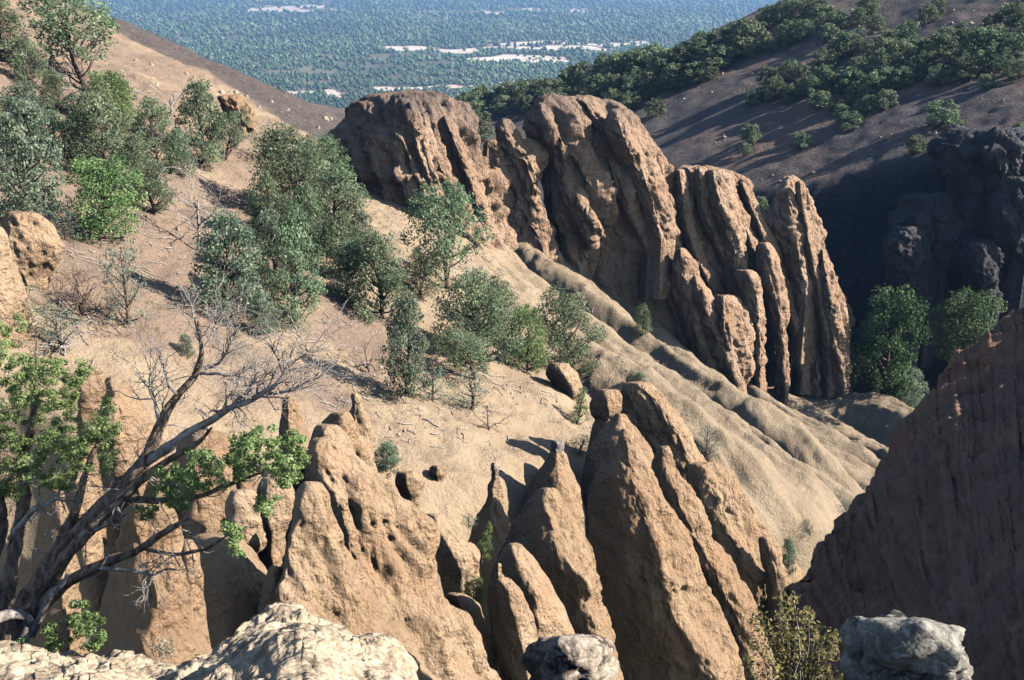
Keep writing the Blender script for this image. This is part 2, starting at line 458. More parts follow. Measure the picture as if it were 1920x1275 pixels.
def far_T(x, y):
    x = np.asarray(x, float); y = np.asarray(y, float)
    z = -52.2 + .42 * x + .12 * y
    z = z + .0055 * np.maximum(22 - x, 0) ** 2 * np.where(x > -60, 1, 0) + np.where(x <= -60, .0055 * 82 ** 2 + .9 * (-60 - x), 0)
    xr = np.maximum(x - 95, 0); z = z - .0025 * np.minimum(xr, 80) ** 2 - .4 * np.maximum(xr - 80, 0)
    z = z - .40 * np.maximum(x - (.47 * y + 4), 0)
    d = np.maximum(y - 195 - .06 * x, 0)
    z = z - np.where(d < 60, .009 * d * d, .009 * 3600 + 1.08 * (d - 60))
    return z
def far_s(x, y):
    return (x - 44) * .56 + (y - 117) * .83 + 2.2 * pn(x / 9, y / 9, .7, 61)
def far(x, y):
    x = np.asarray(x, float); y = np.asarray(y, float)
    z = far_T(x, y)
    s = far_s(x, y)
    f = np.maximum(-s, 0)
    cut = np.where(f < 3, f * f / 6 * 1.5, 2.25 + 1.5 * (f - 3))
    rib = fbm((x * .83 - y * .56) / 5.5, s / 11, .3, 4, 71)
    rib2 = billow((x * .83 - y * .56) / 3.2, s / 5, 75)
    cm = sstep(0, 5, f)
    kn = cm * sstep(33, 42, x) * (2.6 * (.62 - rough(x / 3.6, y / 3.6, z / 7, 33)) + 1.3 * (.6 - rough(x / 1.6, y / 1.6, z / 4, 35))) * sstep(-.2, .3, pn(x / 8, y / 8, z / 9, 77))
    z = z - np.minimum(cut, 44) + cm * (2.2 * rib + 1.6 * rib2) + kn
    z = z + .5 * fbm(x / 14, y / 14, 2.2, 4, 81) + .25 * fbm(x / 3, y / 3, 2.2, 2, 85)
    return np.maximum(z, PLAIN_Z - 6)

def cast(px, py, fun, y0=15, y1=260, n=3000):
    Y = np.linspace(y0, y1, n); d = ray(px, py)
    h = fun(d[0] * Y, Y); below = d[2] * Y < h
    k = np.argmax(below)
    if not below.any(): return None
    y = Y[k]
    return np.array([d[0] * y, y, float(fun(np.array(d[0] * y), np.array(y)))])

def terrain(name, fun, xs, ys, mat, attrs=None):
    X, Y = np.meshgrid(xs, ys)
    Z = fun(X, Y)
    V = np.stack([X, Y, Z], -1)
    at_ = {k: f(X, Y, Z) for k, f in (attrs or {}).items()}
    F = grid_faces(len(ys), len(xs))
    o = obj(name, V, F, mat, attrs=at_)
    return tag(o, kind='structure')

def spaced(*segs):
    out = []
    for a, b_, st in segs: out.append(np.arange(a, b_, st))
    return np.unique(np.concatenate(out + [[segs[-1][1]]]))

hs = terrain('hillside', hill, spaced((-130, -48, 1.0), (-48, 40, .17), (40, 60, .6)), spaced((16, 30, .5), (30, 92, .17), (92, 150, .6), (150, 460, 4)), M['hillside'],
    {'soil': lambda X, Y, Z: np.clip(sstep(2, -10, X + .25 * (Y - 45)) * .75 + .55 * fbm(X / 5, Y / 5, 1, 3, 14), 0, 1) * sstep(0, 9, Y - yrim(X)),
     'bad': lambda X, Y, Z: badmask(X, Y),
     'cinder': lambda X, Y, Z: sstep(88, 100, Y + .5 * (X + 20)) * sstep(-4, -14, X)})
fh = terrain('far_hill', far, spaced((-130, -30, 2.5), (-30, 30, .6), (30, 66, .3), (66, 120, .8), (120, 330, 2.5)), spaced((84, 128, .3), (128, 150, .5), (150, 215, .8), (215, 460, 4)), M['farhill'],
    {'cliff': lambda X, Y, Z: sstep(.5, -3, far_s(X, Y)) ,
     'warm': lambda X, Y, Z: .75 * sstep(.1, .5, fbm(X / 16, Y / 12, .1, 4, 19)) * sstep(178, 196, Y + .0 * X) * sstep(40, 50, X)})
pl = terrain('plain', lambda X, Y: np.full(X.shape, PLAIN_Z), np.linspace(-9000, 9000, 31), np.linspace(150, 14000, 31), M['plain'])

# near shaded bank on the right: silhouette line, near line, back line
def bank():
    pxs = np.array([1440, 1480, 1500, 1545, 1605, 1645, 1700, 1740, 1800, 1860, 1920, 2040, 2200])
    pys = np.array([1180, 1110, 1085, 1015, 945, 885, 795, 735, 665, 620, 573, 490, 420])
    Ys = np.array([8.6, 9, 9.4, 10.3, 11.8, 13, 14.7, 16, 17.8, 19.3, 20.8, 22, 23]) * .88
    q = np.linspace(1476, 2200, 340)
    sy = catmull(pxs, pys, q) + 9 * pn(q / 40, .3, .2, 7) + 6 * pn(q / 15, .3, .2, 8) + 3 * pn(q / 6, .3, .2, 9); sY = catmull(pxs, Ys, q)
    S = at(q, sy, sY)
    near = np.interp(q, [1440, 1500, 1700, 1920, 2200], [6.4, 5.9, 4.6, 3.7, 3.0]) * .90
    N = at(np.interp(q, [1476, 1700, 2200], [1590, 1750, 2200]), np.full(q.shape, 1420.), near)
    B = S + np.stack([.15 + 0 * q, 1.2 + 0 * q, -.9 + 0 * q], -1)
    B2 = S + np.stack([2.6 + 0 * q, 5 + 0 * q, -12 + 0 * q], -1)
    t = np.linspace(0, 1, 260)[:, None, None]
    face = N[None] * (1 - t) + S[None] * t
    t2 = np.linspace(0, 1, 12)[1:, None, None]
    back = S[None] * (1 - t2) ** 2 + 2 * t2 * (1 - t2) * B[None] + t2 ** 2 * B2[None]
    G = np.concatenate([face, back], 0)
    G = G - np.array([0, 0, 1.])[None, None] * (3.2 * sstep(1985, 2150, q))[None, :, None]
    edge = G[:, :1] + np.array([[[.30, .5, -.6]], ]); edge2 = G[:, :1] + np.array([[[2.4, 1.6, -9.]]])
    G = np.concatenate([edge2, edge, G], 1); q = np.concatenate([[1472, 1474], q])
    nrm = grid_normals(G)
    nrm *= np.sign(nrm[..., 2:3] + 1e-6)
    x, y, z = G[..., 0], G[..., 1], G[..., 2]
    u = q[None, :] / 70 + 0 * x
    st_ = np.linspace(0, 1, G.shape[0])[:, None]
    d = .07 * fbm(x / 2.2, y / 2.2, z / 2.2, 4, 91) + .09 * (np.abs(pn(u * 1.4 + 1.5 * st_ + .4 * pn(x, y, z, 3), st_ * 1.5, .3, 94)) - .3) + .07 * (np.abs(pn(u * 4 + 4 * st_, st_ * 3, .3, 99)) - .3) + .06 * fbm(x * 2.4, y * 2.4, z * 2.4, 5, 95, .6)
    G = G + nrm * d[..., None]
    grit = np.clip(.5 + .9 * fbm(x / 2.5, y / 2.5, z / 2.5, 4, 97), 0, 1)
    return tag(obj('canyon_slope', G, grid_faces(G.shape[0], G.shape[1]), M['shade'], attrs={'grit': grit}), kind='structure')
bank()

# foreground ledge
LEDGE_PX = np.array([-500, -200, 0, 200, 300, 345, 385, 430, 480, 540, 600, 650, 690, 715, 760, 800, 830, 870, 1000, 1300, 1600, 1900, 2300])
LEDGE_PY = np.array([1205, 1225, 1232, 1238, 1238, 1222, 1210, 1180, 1146, 1128, 1148, 1195, 1218, 1212, 1238, 1285, 1330, 1350, 1345, 1350, 1350, 1360, 1360])
LEDGE_Y = np.array([6.2, 6.4, 6.6, 6.8, 6.9, 7.0, 7.2, 7.5, 7.8, 8.0, 7.8, 7.4, 7.1, 7.1, 6.8, 6.5, 6.4, 6.3, 6.5, 6.3, 5.4, 4.6, 4.2])
def ledge():
    q = np.linspace(-500, 2300, 700)
    e = np.interp(q, LEDGE_PX, LEDGE_PY); k = np.hanning(15); k /= k.sum()
    ee = np.convolve(np.pad(e, 7, mode='edge'), k, 'valid') + 2.5 * pn(q / 14, .1, .3, 4)
    Ye = np.interp(q, LEDGE_PX, LEDGE_Y)
    E = at(q, ee, Ye)
    t = np.linspace(0, 1, 150)
    A = E * np.array([.12, .12, 0]) + np.array([0, 0, -1.75])
    # belly line so the mound stands up before it dips to the standing place
    G = []
    for tt in np.concatenate([np.linspace(0, .7, 40)[:-1], np.linspace(.7, 1, 120)]):
        G.append(A * (1 - tt) + E * tt + np.array([0, 0, 0]))
    for a in np.linspace(0, 1, 46)[1:]:
        out = .55 * math.sin(a * 1.5); dn = -9 * a ** 1.7
        G.append(E + np.stack([E[:, 0] / Ye * out, 0 * q + out, 0 * q + dn - .0], -1))
    G = np.array(G)
    nrm = grid_normals(G); nrm *= np.sign(nrm[..., 2:3] + .3 * (-nrm[..., 1:2]) + 1e-6)
    x, y, z = G[..., 0], G[..., 1], G[..., 2]
    cell = rough(x * 3.2, y * 3.2, z * 3.2, 5); cell2 = rough(x * 8, y * 8, z * 8, 9)
    sel = sstep(-.1, .35, fbm(x / 1.2, y / 1.2, z / 1.2, 3, 23) + .5 * sstep(300, 480, q)[None] * sstep(740, 600, q)[None])
    d = .14 * fbm(x * .9, y * .9, z * .9, 4, 21) + sel * (.045 * (.6 - cell) + .03 * (.6 - cell2)) + .045 * fbm(x * 3, y * 3, z * 3, 4, 27) + .016 * fbm(x * 11, y * 11, z * 11, 3, 29)
    G = G + nrm * d[..., None]
    return tag(obj('rock_ledge', G, grid_faces(G.shape[0], G.shape[1]), M['ledge']), kind='structure')
ledge()
# ------------------------------------------------------------------ rock forms
def loft(rows, Y, lean=0., kf=.5, kb=.35, n=1.35, seed=1, lump=.35, flute=.3, pit=.25, fine=.06, scale=1., nr=None, nt=None, skirt=3.0, tilt=.9, dark=.35, rib=.25, peb=0.):
    """rock body: rows of (photo row, left, ridge, right) give its outline at distance Y; it has its own thickness"""
    rows = sorted(rows); R = np.array(rows, float)
    py = R[:, 0]
    hgt = (py[-1] - py[0]) / FPX * Y; wid = (R[:, 3] - R[:, 1]).max() / FPX * Y
    st = np.clip(min(hgt, wid) / 90, .05, .12) * (Y / 70 if Y > 70 else 1)
    nr = nr or int(np.clip(hgt / st, 40, 300)); nt = nt or int(np.clip(wid * 2.6 / st, 60, 360))
    # denser rings near the summit
    s = np.linspace(0, 1, nr) ** 1.25
    q = py[0] + (py[-1] - py[0]) * s
    qe = np.sqrt(q - py[0] + .01); pe = np.sqrt(py - py[0] + .01)
    L, X, Rr = (catmull(pe, R[:, k], qe) for k in (1, 2, 3))
    Yr = Y + lean * s
    base = at(X, q, Yr)
    xl = at(L, q, Yr)[:, 0]; xr = at(Rr, q, Yr)[:, 0]; xm = base[:, 0]; z0 = base[:, 2]
    w = xr - xl
    wsm = np.minimum(w, np.median(w) * 1.6)
    tf = kf * wsm; tb = kb * wsm
    th = np.linspace(0, 2 * math.pi, nt, endpoint=False)
    c, sn = np.cos(th), np.sin(th); p = 2 / n
    cc = np.sign(c) * np.abs(c) ** p; ss = np.sign(sn) * np.abs(sn) ** p
    # th=0 right, pi/2 front
    side = np.where(cc[None] > 0, (xr - xm)[:, None] * cc[None], (xm - xl)[:, None] * cc[None])
    # behind, the body is rounder: centre between left and right
    mid = (.5 * (xl + xr))[:, None]
    cb = c[None] * (.5 * w)[:, None]
    front = (sn >= 0)[None]
    x = np.where(front, xm[:, None] + side, mid + cb)
    dep = np.where(front, -tf[:, None] * ss[None], -tb[:, None] * sn[None])
    yy = Yr[:, None] + dep
    slope = (z0 / Yr)[:, None]
    zz = z0[:, None] + dep * slope * tilt
    xx = x * np.where(front, 1, 1) * (1 + dep / Yr[:, None] * .5)
    G = np.stack([xx, yy, zz], -1)
    sk = G[-1:] + np.array([0, 0, 0]); 
    cen = sk.mean(1, keepdims=True); sk = cen + (sk - cen) * 1.12 + np.array([0, 0, -skirt]); G = np.concatenate([G, sk], 0)
    for it in range(2):   # soften the ring seams
        G = .5 * G + .25 * (np.roll(G, 1, 1) + np.roll(G, -1, 1))
    nrm = grid_normals(G, True)
    ctr = G.mean(1, keepdims=True)
    sg = np.sign(((G - ctr) * nrm).sum(-1)[2:].mean()); nrm = nrm * sg
    x, y, z = G[..., 0] / scale, G[..., 1] / scale, G[..., 2] / scale
    fade = sstep(0, .10, np.concatenate([s, [1]]))[:, None]
    fadew = .25 + .75 * fade
    wx = x + .5 * pn(x / 2, y / 2, z / 2, seed + 40); wy = y + .5 * pn(x / 2, y / 2, z / 2, seed + 41)
    d = lump * fbm(x / 2.3, y / 2.3, z / 3.2, 4, seed)
    us = wx + .42 * z
    rb = np.abs(pn(us * .62 + .3 * wy, wy * .35, z / 13, seed + 61)) ** .8 + .5 * np.abs(pn(us * 1.4 + .5 * wy, wy * .6, z / 8, seed + 62)) + .22 * np.abs(pn(us * 3.1 + wy, wy, z / 5, seed + 63))
    d = d + rib * (rb - .45)
    fl = billow(wx * .75 + wy * .6, z / 9 + .3 * wy, seed + 11)
    d = d + flute * (fl - .4) + .35 * flute * (billow(wx * 2.0 + wy * 1.2, z / 4, seed + 12) - .4)
    if pit:
        w1 = .22 * fbm(x * .9, y * .9, z * .9, 3, seed + 50); w2 = .22 * fbm(x * .9, y * .9, z * .9, 3, seed + 53); w3 = .25 * fbm(x * .9, y * .9, z * .9, 3, seed + 56)
        ax, ay, az_ = x + w1, y + w2, z + w3
        sh = .4 * z                       # hollows are drawn out down the dip
        where = sstep(-.45, .35, fbm(x / 2.6, y / 2.6, z / 3.6, 3, seed + 20))
        cel = rough((ax + sh) * .95, ay * .95, az_ * .5, seed + 3)
        d = d - pit * .22 * where * sstep(.42, .15, cel)
        cel2 = rough((ax + sh) * 1.9, ay * 1.9, az_ * 1.05, seed + 4)
        d = d - pit * .50 * where * sstep(.5, .12, cel2)
        cel3 = rough((ax + .5 * sh) * 3.9, ay * 3.9, az_ * 2.3, seed + 6)
        d = d - pit * .46 * (.35 + .65 * where) * sstep(.55, .12, cel3)
        crk = np.abs(fbm((x + sh) * .8, y * .8, z * .22, 4, seed + 25))
        d = d - pit * .35 * sstep(.08, .0, crk)
        d = d + pit * .30 * fbm((x + sh) * 1.6, y * 1.6, z * .7, 4, seed + 27)
    if peb:
        pa = rough(x * 1.5, y * 1.5, z * 1.7, seed + 8); pb = rough(x * 3.4, y * 3.4, z * 3.6, seed + 9)
        d = d + peb * sstep(.62, .2, pa) + .6 * peb * sstep(.62, .2, pb)
    side_w = np.where(c < 0, 1 - (1 - dark) * np.clip(-c * 2.2, 0, 1), 1.0)[None]   # the sheltered left flank is smoother
    d = d * side_w
    d = d + fine * fbm(x * 2.2, y * 2.2, z * 1.6, 4, seed + 30)
    G = G + nrm * (d * fadew * scale)[..., None]
    V = G.reshape(-1, 3)
    F = grid_faces(G.shape[0], nt, True)
    if sg < 0: F = F[:, ::-1]
    top = G[0].mean(0); V = np.concatenate([V, [top]]); ti = len(V) - 1
    j = np.arange(nt); T = np.stack([np.full(nt, ti), (j + 1) % nt, j], -1)
    if sg < 0: T = T[:, ::-1]
    T = T[:, ::-1]; F = F[:, ::-1]
    org = np.array([ctr[-1, 0, 0], ctr[-1, 0, 1], G[-1, :, 2].mean()])
    return V, [F, T], org

GR_FIN = 'fins of the big rock wall'
GR_PIN = 'pinnacles of the near gully'
def rock(label, rows, Y, mat='fin2', name='rock_pinnacle', cat='rock pinnacle', group=GR_PIN, **k):
    if Y is None:
        r = sorted(rows)[-1]; Y = cast(r[2], r[0] - 6, hill)[1] + .3
    V, F, org = loft(rows, Y, **k)
    return tag(obj(name, V, F, M[mat], origin=org), label, cat, group)

def fin(label, parts, name='rock_fin', cat='rock fin', group=GR_FIN):
    root = None
    for rows, Y, k in parts:
        V, F, org = loft(rows, Y, **k)
        if root is None: root = thing(name, label, cat, org, group)
        obj('buttress', V, F, M['fin'], root, origin=root.location)
    return root

FK = dict(kf=.55, kb=.3, n=1.3, lump=.2, flute=.2, pit=.42, fine=.13, rib=1.25, scale=1.9, skirt=6, dark=.45)
FS = dict(kf=.8, kb=.5, n=1.45, lump=.16, flute=.12, pit=.26, fine=.08, rib=.5, scale=1.5, skirt=5)
fin('broad leftmost rock fin with a dark left face and honeycombed sunlit side', [
    ([(174, 705, 745, 775), (178, 690, 748, 805), (186, 676, 755, 835), (200, 655, 762, 856), (230, 630, 772, 878), (260, 608, 764, 893), (290, 597, 776, 905), (330, 597, 792, 935), (370, 620, 806, 946), (420, 630, 850, 952), (470, 640, 885, 956), (530, 650, 905, 960), (580, 650, 905, 960)], 85.5, dict(FK, seed=3, kf=.48, kb=.22, pit=.55)),
    ([(262, 915, 922, 930), (275, 905, 915, 938), (310, 900, 915, 945), (350, 895, 920, 950), (420, 895, 925, 956), (490, 900, 930, 962), (560, 905, 935, 962)], 86.5, dict(FS, seed=5, kf=.35)),
    ([(430, 880, 892, 905), (450, 872, 890, 915), (490, 868, 892, 930), (530, 868, 895, 935), (580, 868, 895, 940)], 82.5, dict(FS, seed=6))])
fin('slender rock fin standing second from the left in the wall', [
    ([(222, 942, 947, 953), (232, 930, 943, 970), (250, 922, 950, 985), (270, 922, 967, 1003), (300, 926, 990, 1022), (340, 938, 1002, 1026), (400, 946, 1008, 1029), (450, 952, 1022, 1042), (490, 958, 1030, 1050), (520, 962, 1036, 1052), (590, 962, 1036, 1052)], 87.5, dict(FK, seed=8, kf=.6, pit=.34))])
fin('tallest dome-topped rock fin in the middle of the wall', [
    ([(177, 1028, 1038, 1050), (184, 1010, 1025, 1066), (198, 998, 1014, 1080), (220, 986, 1022, 1086), (245, 982, 1042, 1090), (270, 996, 1056, 1094), (300, 1016, 1079, 1104), (340, 1030, 1098, 1130), (380, 1038, 1102, 1144), (420, 1044, 1110, 1140), (450, 1050, 1108, 1124), (480, 1052, 1098, 1116), (560, 1055, 1090, 1118), (620, 1055, 1090, 1118)], 89.2, dict(FK, seed=12, pit=.36, kf=.6)),
    ([(180, 1058, 1082, 1104), (186, 1050, 1085, 1128), (204, 1050, 1096, 1165), (230, 1056, 1112, 1202), (255, 1058, 1134, 1228), (280, 1016, 1140, 1238), (310, 1006, 1146, 1252), (340, 1008, 1160, 1264), (380, 1014, 1188, 1272), (410, 1020, 1206, 1276), (450, 1026, 1222, 1272), (475, 1030, 1230, 1268), (520, 1040, 1244, 1276), (570, 1052, 1268, 1304), (630, 1060, 1296, 1334), (690, 1080, 1326, 1352), (740, 1100, 1345, 1372), (800, 1100, 1345, 1372)], 92, dict(FK, seed=15, kf=.32, kb=.24, pit=.36)),
    ([(205, 1150, 1160, 1175), (215, 1138, 1155, 1192), (240, 1132, 1160, 1212), (270, 1140, 1172, 1228), (310, 1160, 1190, 1240), (360, 1185, 1215, 1255), (400, 1200, 1226, 1262), (450, 1206, 1236, 1262)], 89, dict(FS, seed=17)),
    ([(467, 1270, 1275, 1281), (480, 1265, 1275, 1289), (505, 1262, 1277, 1296), (540, 1264, 1286, 1306), (600, 1276, 1301, 1325), (660, 1296, 1322, 1340), (705, 1312, 1336, 1350), (760, 1320, 1345, 1360)], 87.5, dict(FS, seed=18))])
fin('flat-topped ribbed rock fin standing right of the tall middle dome', [
    ([(311, 1275, 1288, 1345), (316, 1266, 1289, 1372), (330, 1258, 1290, 1394), (350, 1250, 1290, 1404), (390, 1248, 1291, 1418), (430, 1250, 1294, 1436), (470, 1262, 1303, 1450), (520, 1288, 1326, 1464), (570, 1300, 1344, 1476), (620, 1320, 1360, 1482), (680, 1340, 1388, 1482), (750, 1350, 1392, 1482)], 94, dict(FK, seed=22, kf=.4)),
    ([(318, 1330, 1338, 1352), (330, 1322, 1336, 1366), (370, 1326, 1346, 1380), (420, 1338, 1362, 1394), (480, 1352, 1376, 1404), (540, 1360, 1384, 1408)], 91, dict(FS, seed=29)),
    ([(506, 1382, 1396, 1408), (514, 1376, 1398, 1420), (540, 1382, 1412, 1427), (600, 1396, 1420, 1434), (650, 1408, 1424, 1437), (720, 1408, 1424, 1437)], 88.5, dict(FS, seed=24)),
    ([(552, 1340, 1355, 1376), (570, 1332, 1352, 1396), (605, 1332, 1352, 1408), (645, 1340, 1362, 1414), (690, 1358, 1376, 1410), (730, 1368, 1382, 1398), (790, 1368, 1382, 1398)], 87.5, dict(FS, seed=25)),
    ([(518, 1296, 1302, 1308), (535, 1292, 1304, 1320), (580, 1298, 1319, 1341), (640, 1318, 1345, 1366), (700, 1342, 1370, 1386), (745, 1358, 1380, 1396), (800, 1358, 1380, 1396)], 86.8, dict(FS, seed=26)),
    ([(455, 1424, 1432, 1440), (475, 1416, 1434, 1452), (520, 1420, 1442, 1466), (580, 1436, 1457, 1481), (625, 1446, 1462, 1482), (670, 1452, 1470, 1482), (730, 1452, 1470, 1482)], 90, dict(FS, seed=27))])
fin('pointed rock fin at the right end of the wall beside the dark canyon', [
    ([(329, 1476, 1482, 1490), (335, 1466, 1476, 1500), (348, 1460, 1472, 1512), (370, 1450, 1472, 1519), (400, 1438, 1472, 1527), (440, 1434, 1480, 1540), (480, 1440, 1490, 1551), (520, 1455, 1492, 1562), (560, 1465, 1500, 1577), (600, 1475, 1506, 1585), (650, 1484, 1512, 1592), (690, 1490, 1524, 1596), (760, 1490, 1524, 1600)], 95, dict(FK, seed=32, kf=.55, kb=.35, pit=.4)),
    ([(358, 1476, 1480, 1486), (368, 1471, 1478, 1491), (400, 1468, 1480, 1498), (450, 1472, 1490, 1508), (520, 1480, 1500, 1520), (580, 1490, 1505, 1525)], 92.6, dict(FS, seed=34)),
    ([(466, 1536, 1541, 1548), (480, 1532, 1541, 1555), (520, 1535, 1546, 1568), (580, 1538, 1553, 1585), (640, 1544, 1562, 1591), (705, 1556, 1572, 1598), (770, 1556, 1572, 1600)], 92.6, dict(FS, seed=35))])

def ribs(root, lines):
    for seed, Y, sp in lines:
        sp = np.array(sp, float); q = np.linspace(sp[0, 1], sp[-1, 1], 9)
        x = catmull(sp[:, 1], sp[:, 0], q); w = catmull(sp[:, 1], sp[:, 2], q)
        rows = [(sp[0, 1] - 5, x[0] - 3, x[0], x[0] + 3)] + [(q[k], x[k] - w[k] * .6, x[k] - w[k] * .12, x[k] + w[k] * .5) for k in range(9)]
        V, F, org = loft(rows, Y, **dict(FS, seed=seed, kf=.9, kb=.8, skirt=2, rib=.42, pit=.3, lump=.22, scale=1.2))
        obj('rib', V, F, M['fin'], root, origin=root.location)
F1, F2, F3, F4, F5 = [o for o in COL.objects if o.name.split('.')[0] == 'rock_fin']
ribs(F1, [(701, 81.8, [(796, 214, 18), (812, 270, 24), (842, 340, 28), (866, 420, 30), (880, 520, 30)]), (702, 82.8, [(838, 222, 18), (866, 290, 24), (890, 350, 26), (908, 430, 28), (918, 540, 28)]), (703, 80.8, [(770, 196, 12), (778, 240, 20), (800, 310, 26), (826, 380, 28), (850, 480, 30)])])
ribs(F3, [(711, 89.6, [(1140, 236, 20), (1164, 310, 26), (1196, 372, 30), (1224, 420, 28), (1244, 452, 16)]), (712, 90.4, [(1174, 240, 18), (1200, 318, 26), (1230, 390, 28), (1250, 448, 18)]), (713, 91.2, [(1212, 256, 16), (1240, 318, 24), (1256, 390, 26), (1266, 452, 20)]), (714, 90.2, [(1098, 190, 22), (1122, 226, 26), (1140, 262, 20)]), (715, 90.6, [(1060, 188, 22), (1074, 222, 24), (1082, 258, 16)]), (716, 87.0, [(1296, 540, 14), (1310, 600, 22), (1328, 660, 24), (1346, 720, 22), (1356, 780, 20)])])
ribs(F4, [(721, 90.8, [(1276, 322, 18), (1284, 390, 24), (1296, 450, 26), (1322, 510, 30), (1350, 570, 30), (1372, 640, 28), (1386, 720, 26)]), (722, 91.2, [(1312, 320, 20), (1322, 390, 26), (1346, 450, 28), (1372, 505, 26), (1392, 560, 20)]), (723, 92.0, [(1364, 330, 18), (1382, 390, 24), (1408, 450, 28), (1432, 520, 30), (1448, 600, 28), (1456, 680, 24)]), (724, 93.0, [(1394, 346, 16), (1418, 410, 24), (1444, 480, 28), (1468, 550, 30), (1492, 620, 28), (1506, 700, 24)])])
ribs(F5, [(731, 92.6, [(1500, 344, 16), (1510, 420, 22), (1524, 490, 26), (1540, 560, 26), (1552, 640, 24), (1558, 720, 22)])])

# ---- pinnacles of the near gully
K1 = dict(kf=.6, kb=.35, n=1.5, lump=.2, flute=.08, pit=.15, fine=.07, rib=.34, scale=1.)
KS = dict(K1, pit=.05, flute=.06, lump=.16, fine=.045, rib=.13)
rock('tallest near pinnacle with a dark left face and small pale capstone', [
    (803, 1168, 1173, 1181), (812, 1160, 1171, 1188), (828, 1158, 1174, 1196), (845, 1150, 1176, 1202), (865, 1136, 1178, 1212), (900, 1112, 1182, 1228), (950, 1102, 1198, 1256), (1000, 1104, 1214, 1290), (1050, 1112, 1232, 1308), (1100, 1120, 1236, 1328), (1150, 1128, 1256, 1348), (1200, 1140, 1288, 1368), (1260, 1158, 1318, 1392), (1330, 1170, 1330, 1400)], 36, **dict(K1, seed=41, kf=.5, pit=.2))
rock('sharp ridge pinnacle left of the tallest one with two sunlit steps', [
    (913, 1020, 1027, 1035), (920, 1006, 1024, 1047), (940, 990, 1024, 1067), (970, 972, 1030, 1090), (1000, 955, 1042, 1107), (1030, 940, 1054, 1120), (1060, 930, 1070, 1130), (1085, 925, 1094, 1134), (1110, 925, 1100, 1128), (1125, 925, 1096, 1122), (1160, 925, 1108, 1142), (1200, 930, 1120, 1154), (1270, 940, 1140, 1162), (1330, 950, 1146, 1165)], 32, **dict(K1, seed=43, kf=.5, n=1.35))
rock('smooth rounded tan pinnacle standing in front of the sharp ridge', [
    (1018, 958, 965, 972), (1024, 948, 962, 984), (1045, 938, 970, 1003), (1075, 930, 984, 1022), (1110, 930, 1000, 1042), (1150, 935, 1008, 1062), (1200, 950, 1014, 1082), (1260, 970, 1030, 1096), (1330, 980, 1040, 1110)], 29, mat='tan', **dict(KS, seed=45))
o = rock('low rounded pinnacle with a tiny knob on its left shoulder', [
    (1082, 928, 938, 950), (1088, 920, 940, 962), (1105, 916, 952, 980), (1140, 916, 960, 996), (1180, 920, 972, 1004), (1230, 932, 982, 1008), (1275, 946, 990, 1012), (1340, 950, 1000, 1020)], 27, mat='tan', **dict(KS, seed=47))
V, F, org = loft([(1056, 932, 934, 937), (1060, 930, 934, 939), (1072, 928, 934, 939), (1080, 925, 935, 944), (1094, 920, 937, 950)], 26.9, **dict(KS, seed=48, lump=.03, flute=0, pit=0, rib=0, fine=.02, skirt=.4))
obj('knob', V, F, M['tan'], o, origin=o.location)
rock('narrow rib with a blocky tip just right of the tallest pinnacle', [
    (836, 1238, 1245, 1252), (842, 1230, 1243, 1257), (860, 1224, 1246, 1264), (885, 1222, 1252, 1274), (910, 1228, 1262, 1288), (950, 1238, 1275, 1308), (1000, 1256, 1300, 1334), (1050, 1280, 1324, 1366), (1100, 1300, 1348, 1400), (1150, 1320, 1370, 1426), (1200, 1340, 1390, 1442), (1280, 1360, 1410, 1470)], 39, **dict(K1, seed=51, pit=.2))
rock('lumpy tan ridge with overlapping smooth shoulders at the gully mouth', [
    (868, 1290, 1310, 1328), (880, 1282, 1318, 1352), (910, 1280, 1328, 1384), (950, 1284, 1345, 1412), (1000, 1290, 1362, 1436), (1050, 1300, 1390, 1462), (1090, 1330, 1425, 1482), (1140, 1360, 1430, 1486), (1220, 1380, 1440, 1490)], 43, **dict(K1, seed=53, lump=.5, kf=.5))
rock('small rust-brown rib at the right edge of the gully', [
    (1005, 1428, 1436, 1446), (1015, 1420, 1438, 1456), (1045, 1424, 1446, 1470), (1085, 1432, 1456, 1482), (1130, 1436, 1460, 1486), (1200, 1440, 1465, 1490)], 41, **dict(K1, seed=54))
rock('dark cone pinnacle behind the tallest one with a lit right flank', [
    (774, 1158, 1163, 1170), (780, 1150, 1163, 1178), (800, 1132, 1166, 1196), (825, 1112, 1170, 1212), (850, 1100, 1172, 1224), (900, 1090, 1175, 1235), (1000, 1085, 1178, 1250)], 44, **dict(KS, seed=55, kf=.45))
rock('balanced round boulder head in shade on a stubby neck', [
    (729, 1128, 1140, 1154), (733, 1118, 1136, 1162), (745, 1108, 1136, 1168), (762, 1104, 1138, 1168), (778, 1106, 1142, 1162), (788, 1114, 1140, 1154), (800, 1110, 1140, 1160), (840, 1100, 1140, 1170), (930, 1090, 1140, 1180)], 46.5, name='balanced_rock', cat='rock', **dict(KS, seed=56, lump=.12))
rock('long sloping ridge behind the tallest pinnacle with a shaded left hollow', [
    (716, 1182, 1195, 1212), (722, 1170, 1200, 1226), (745, 1160, 1222, 1246), (780, 1160, 1248, 1270), (820, 1166, 1272, 1292), (860, 1180, 1290, 1316), (900, 1200, 1306, 1350), (950, 1220, 1330, 1390), (1010, 1240, 1350, 1420)], 48, **dict(K1, seed=57, kf=.45, pit=.15))
rock('thick sunlit pillar in the near left with a rounded crown', [
    (903, 575, 586, 598), (908, 565, 582, 608), (925, 557, 578, 620), (955, 552, 566, 634), (1000, 546, 556, 650), (1050, 538, 548, 664), (1100, 528, 542, 694), (1150, 520, 545, 725), (1200, 525, 560, 770), (1270, 540, 580, 815), (1360, 550, 600, 840)], 22, mat='tan', **dict(K1, seed=61, n=1.7, lump=.2))
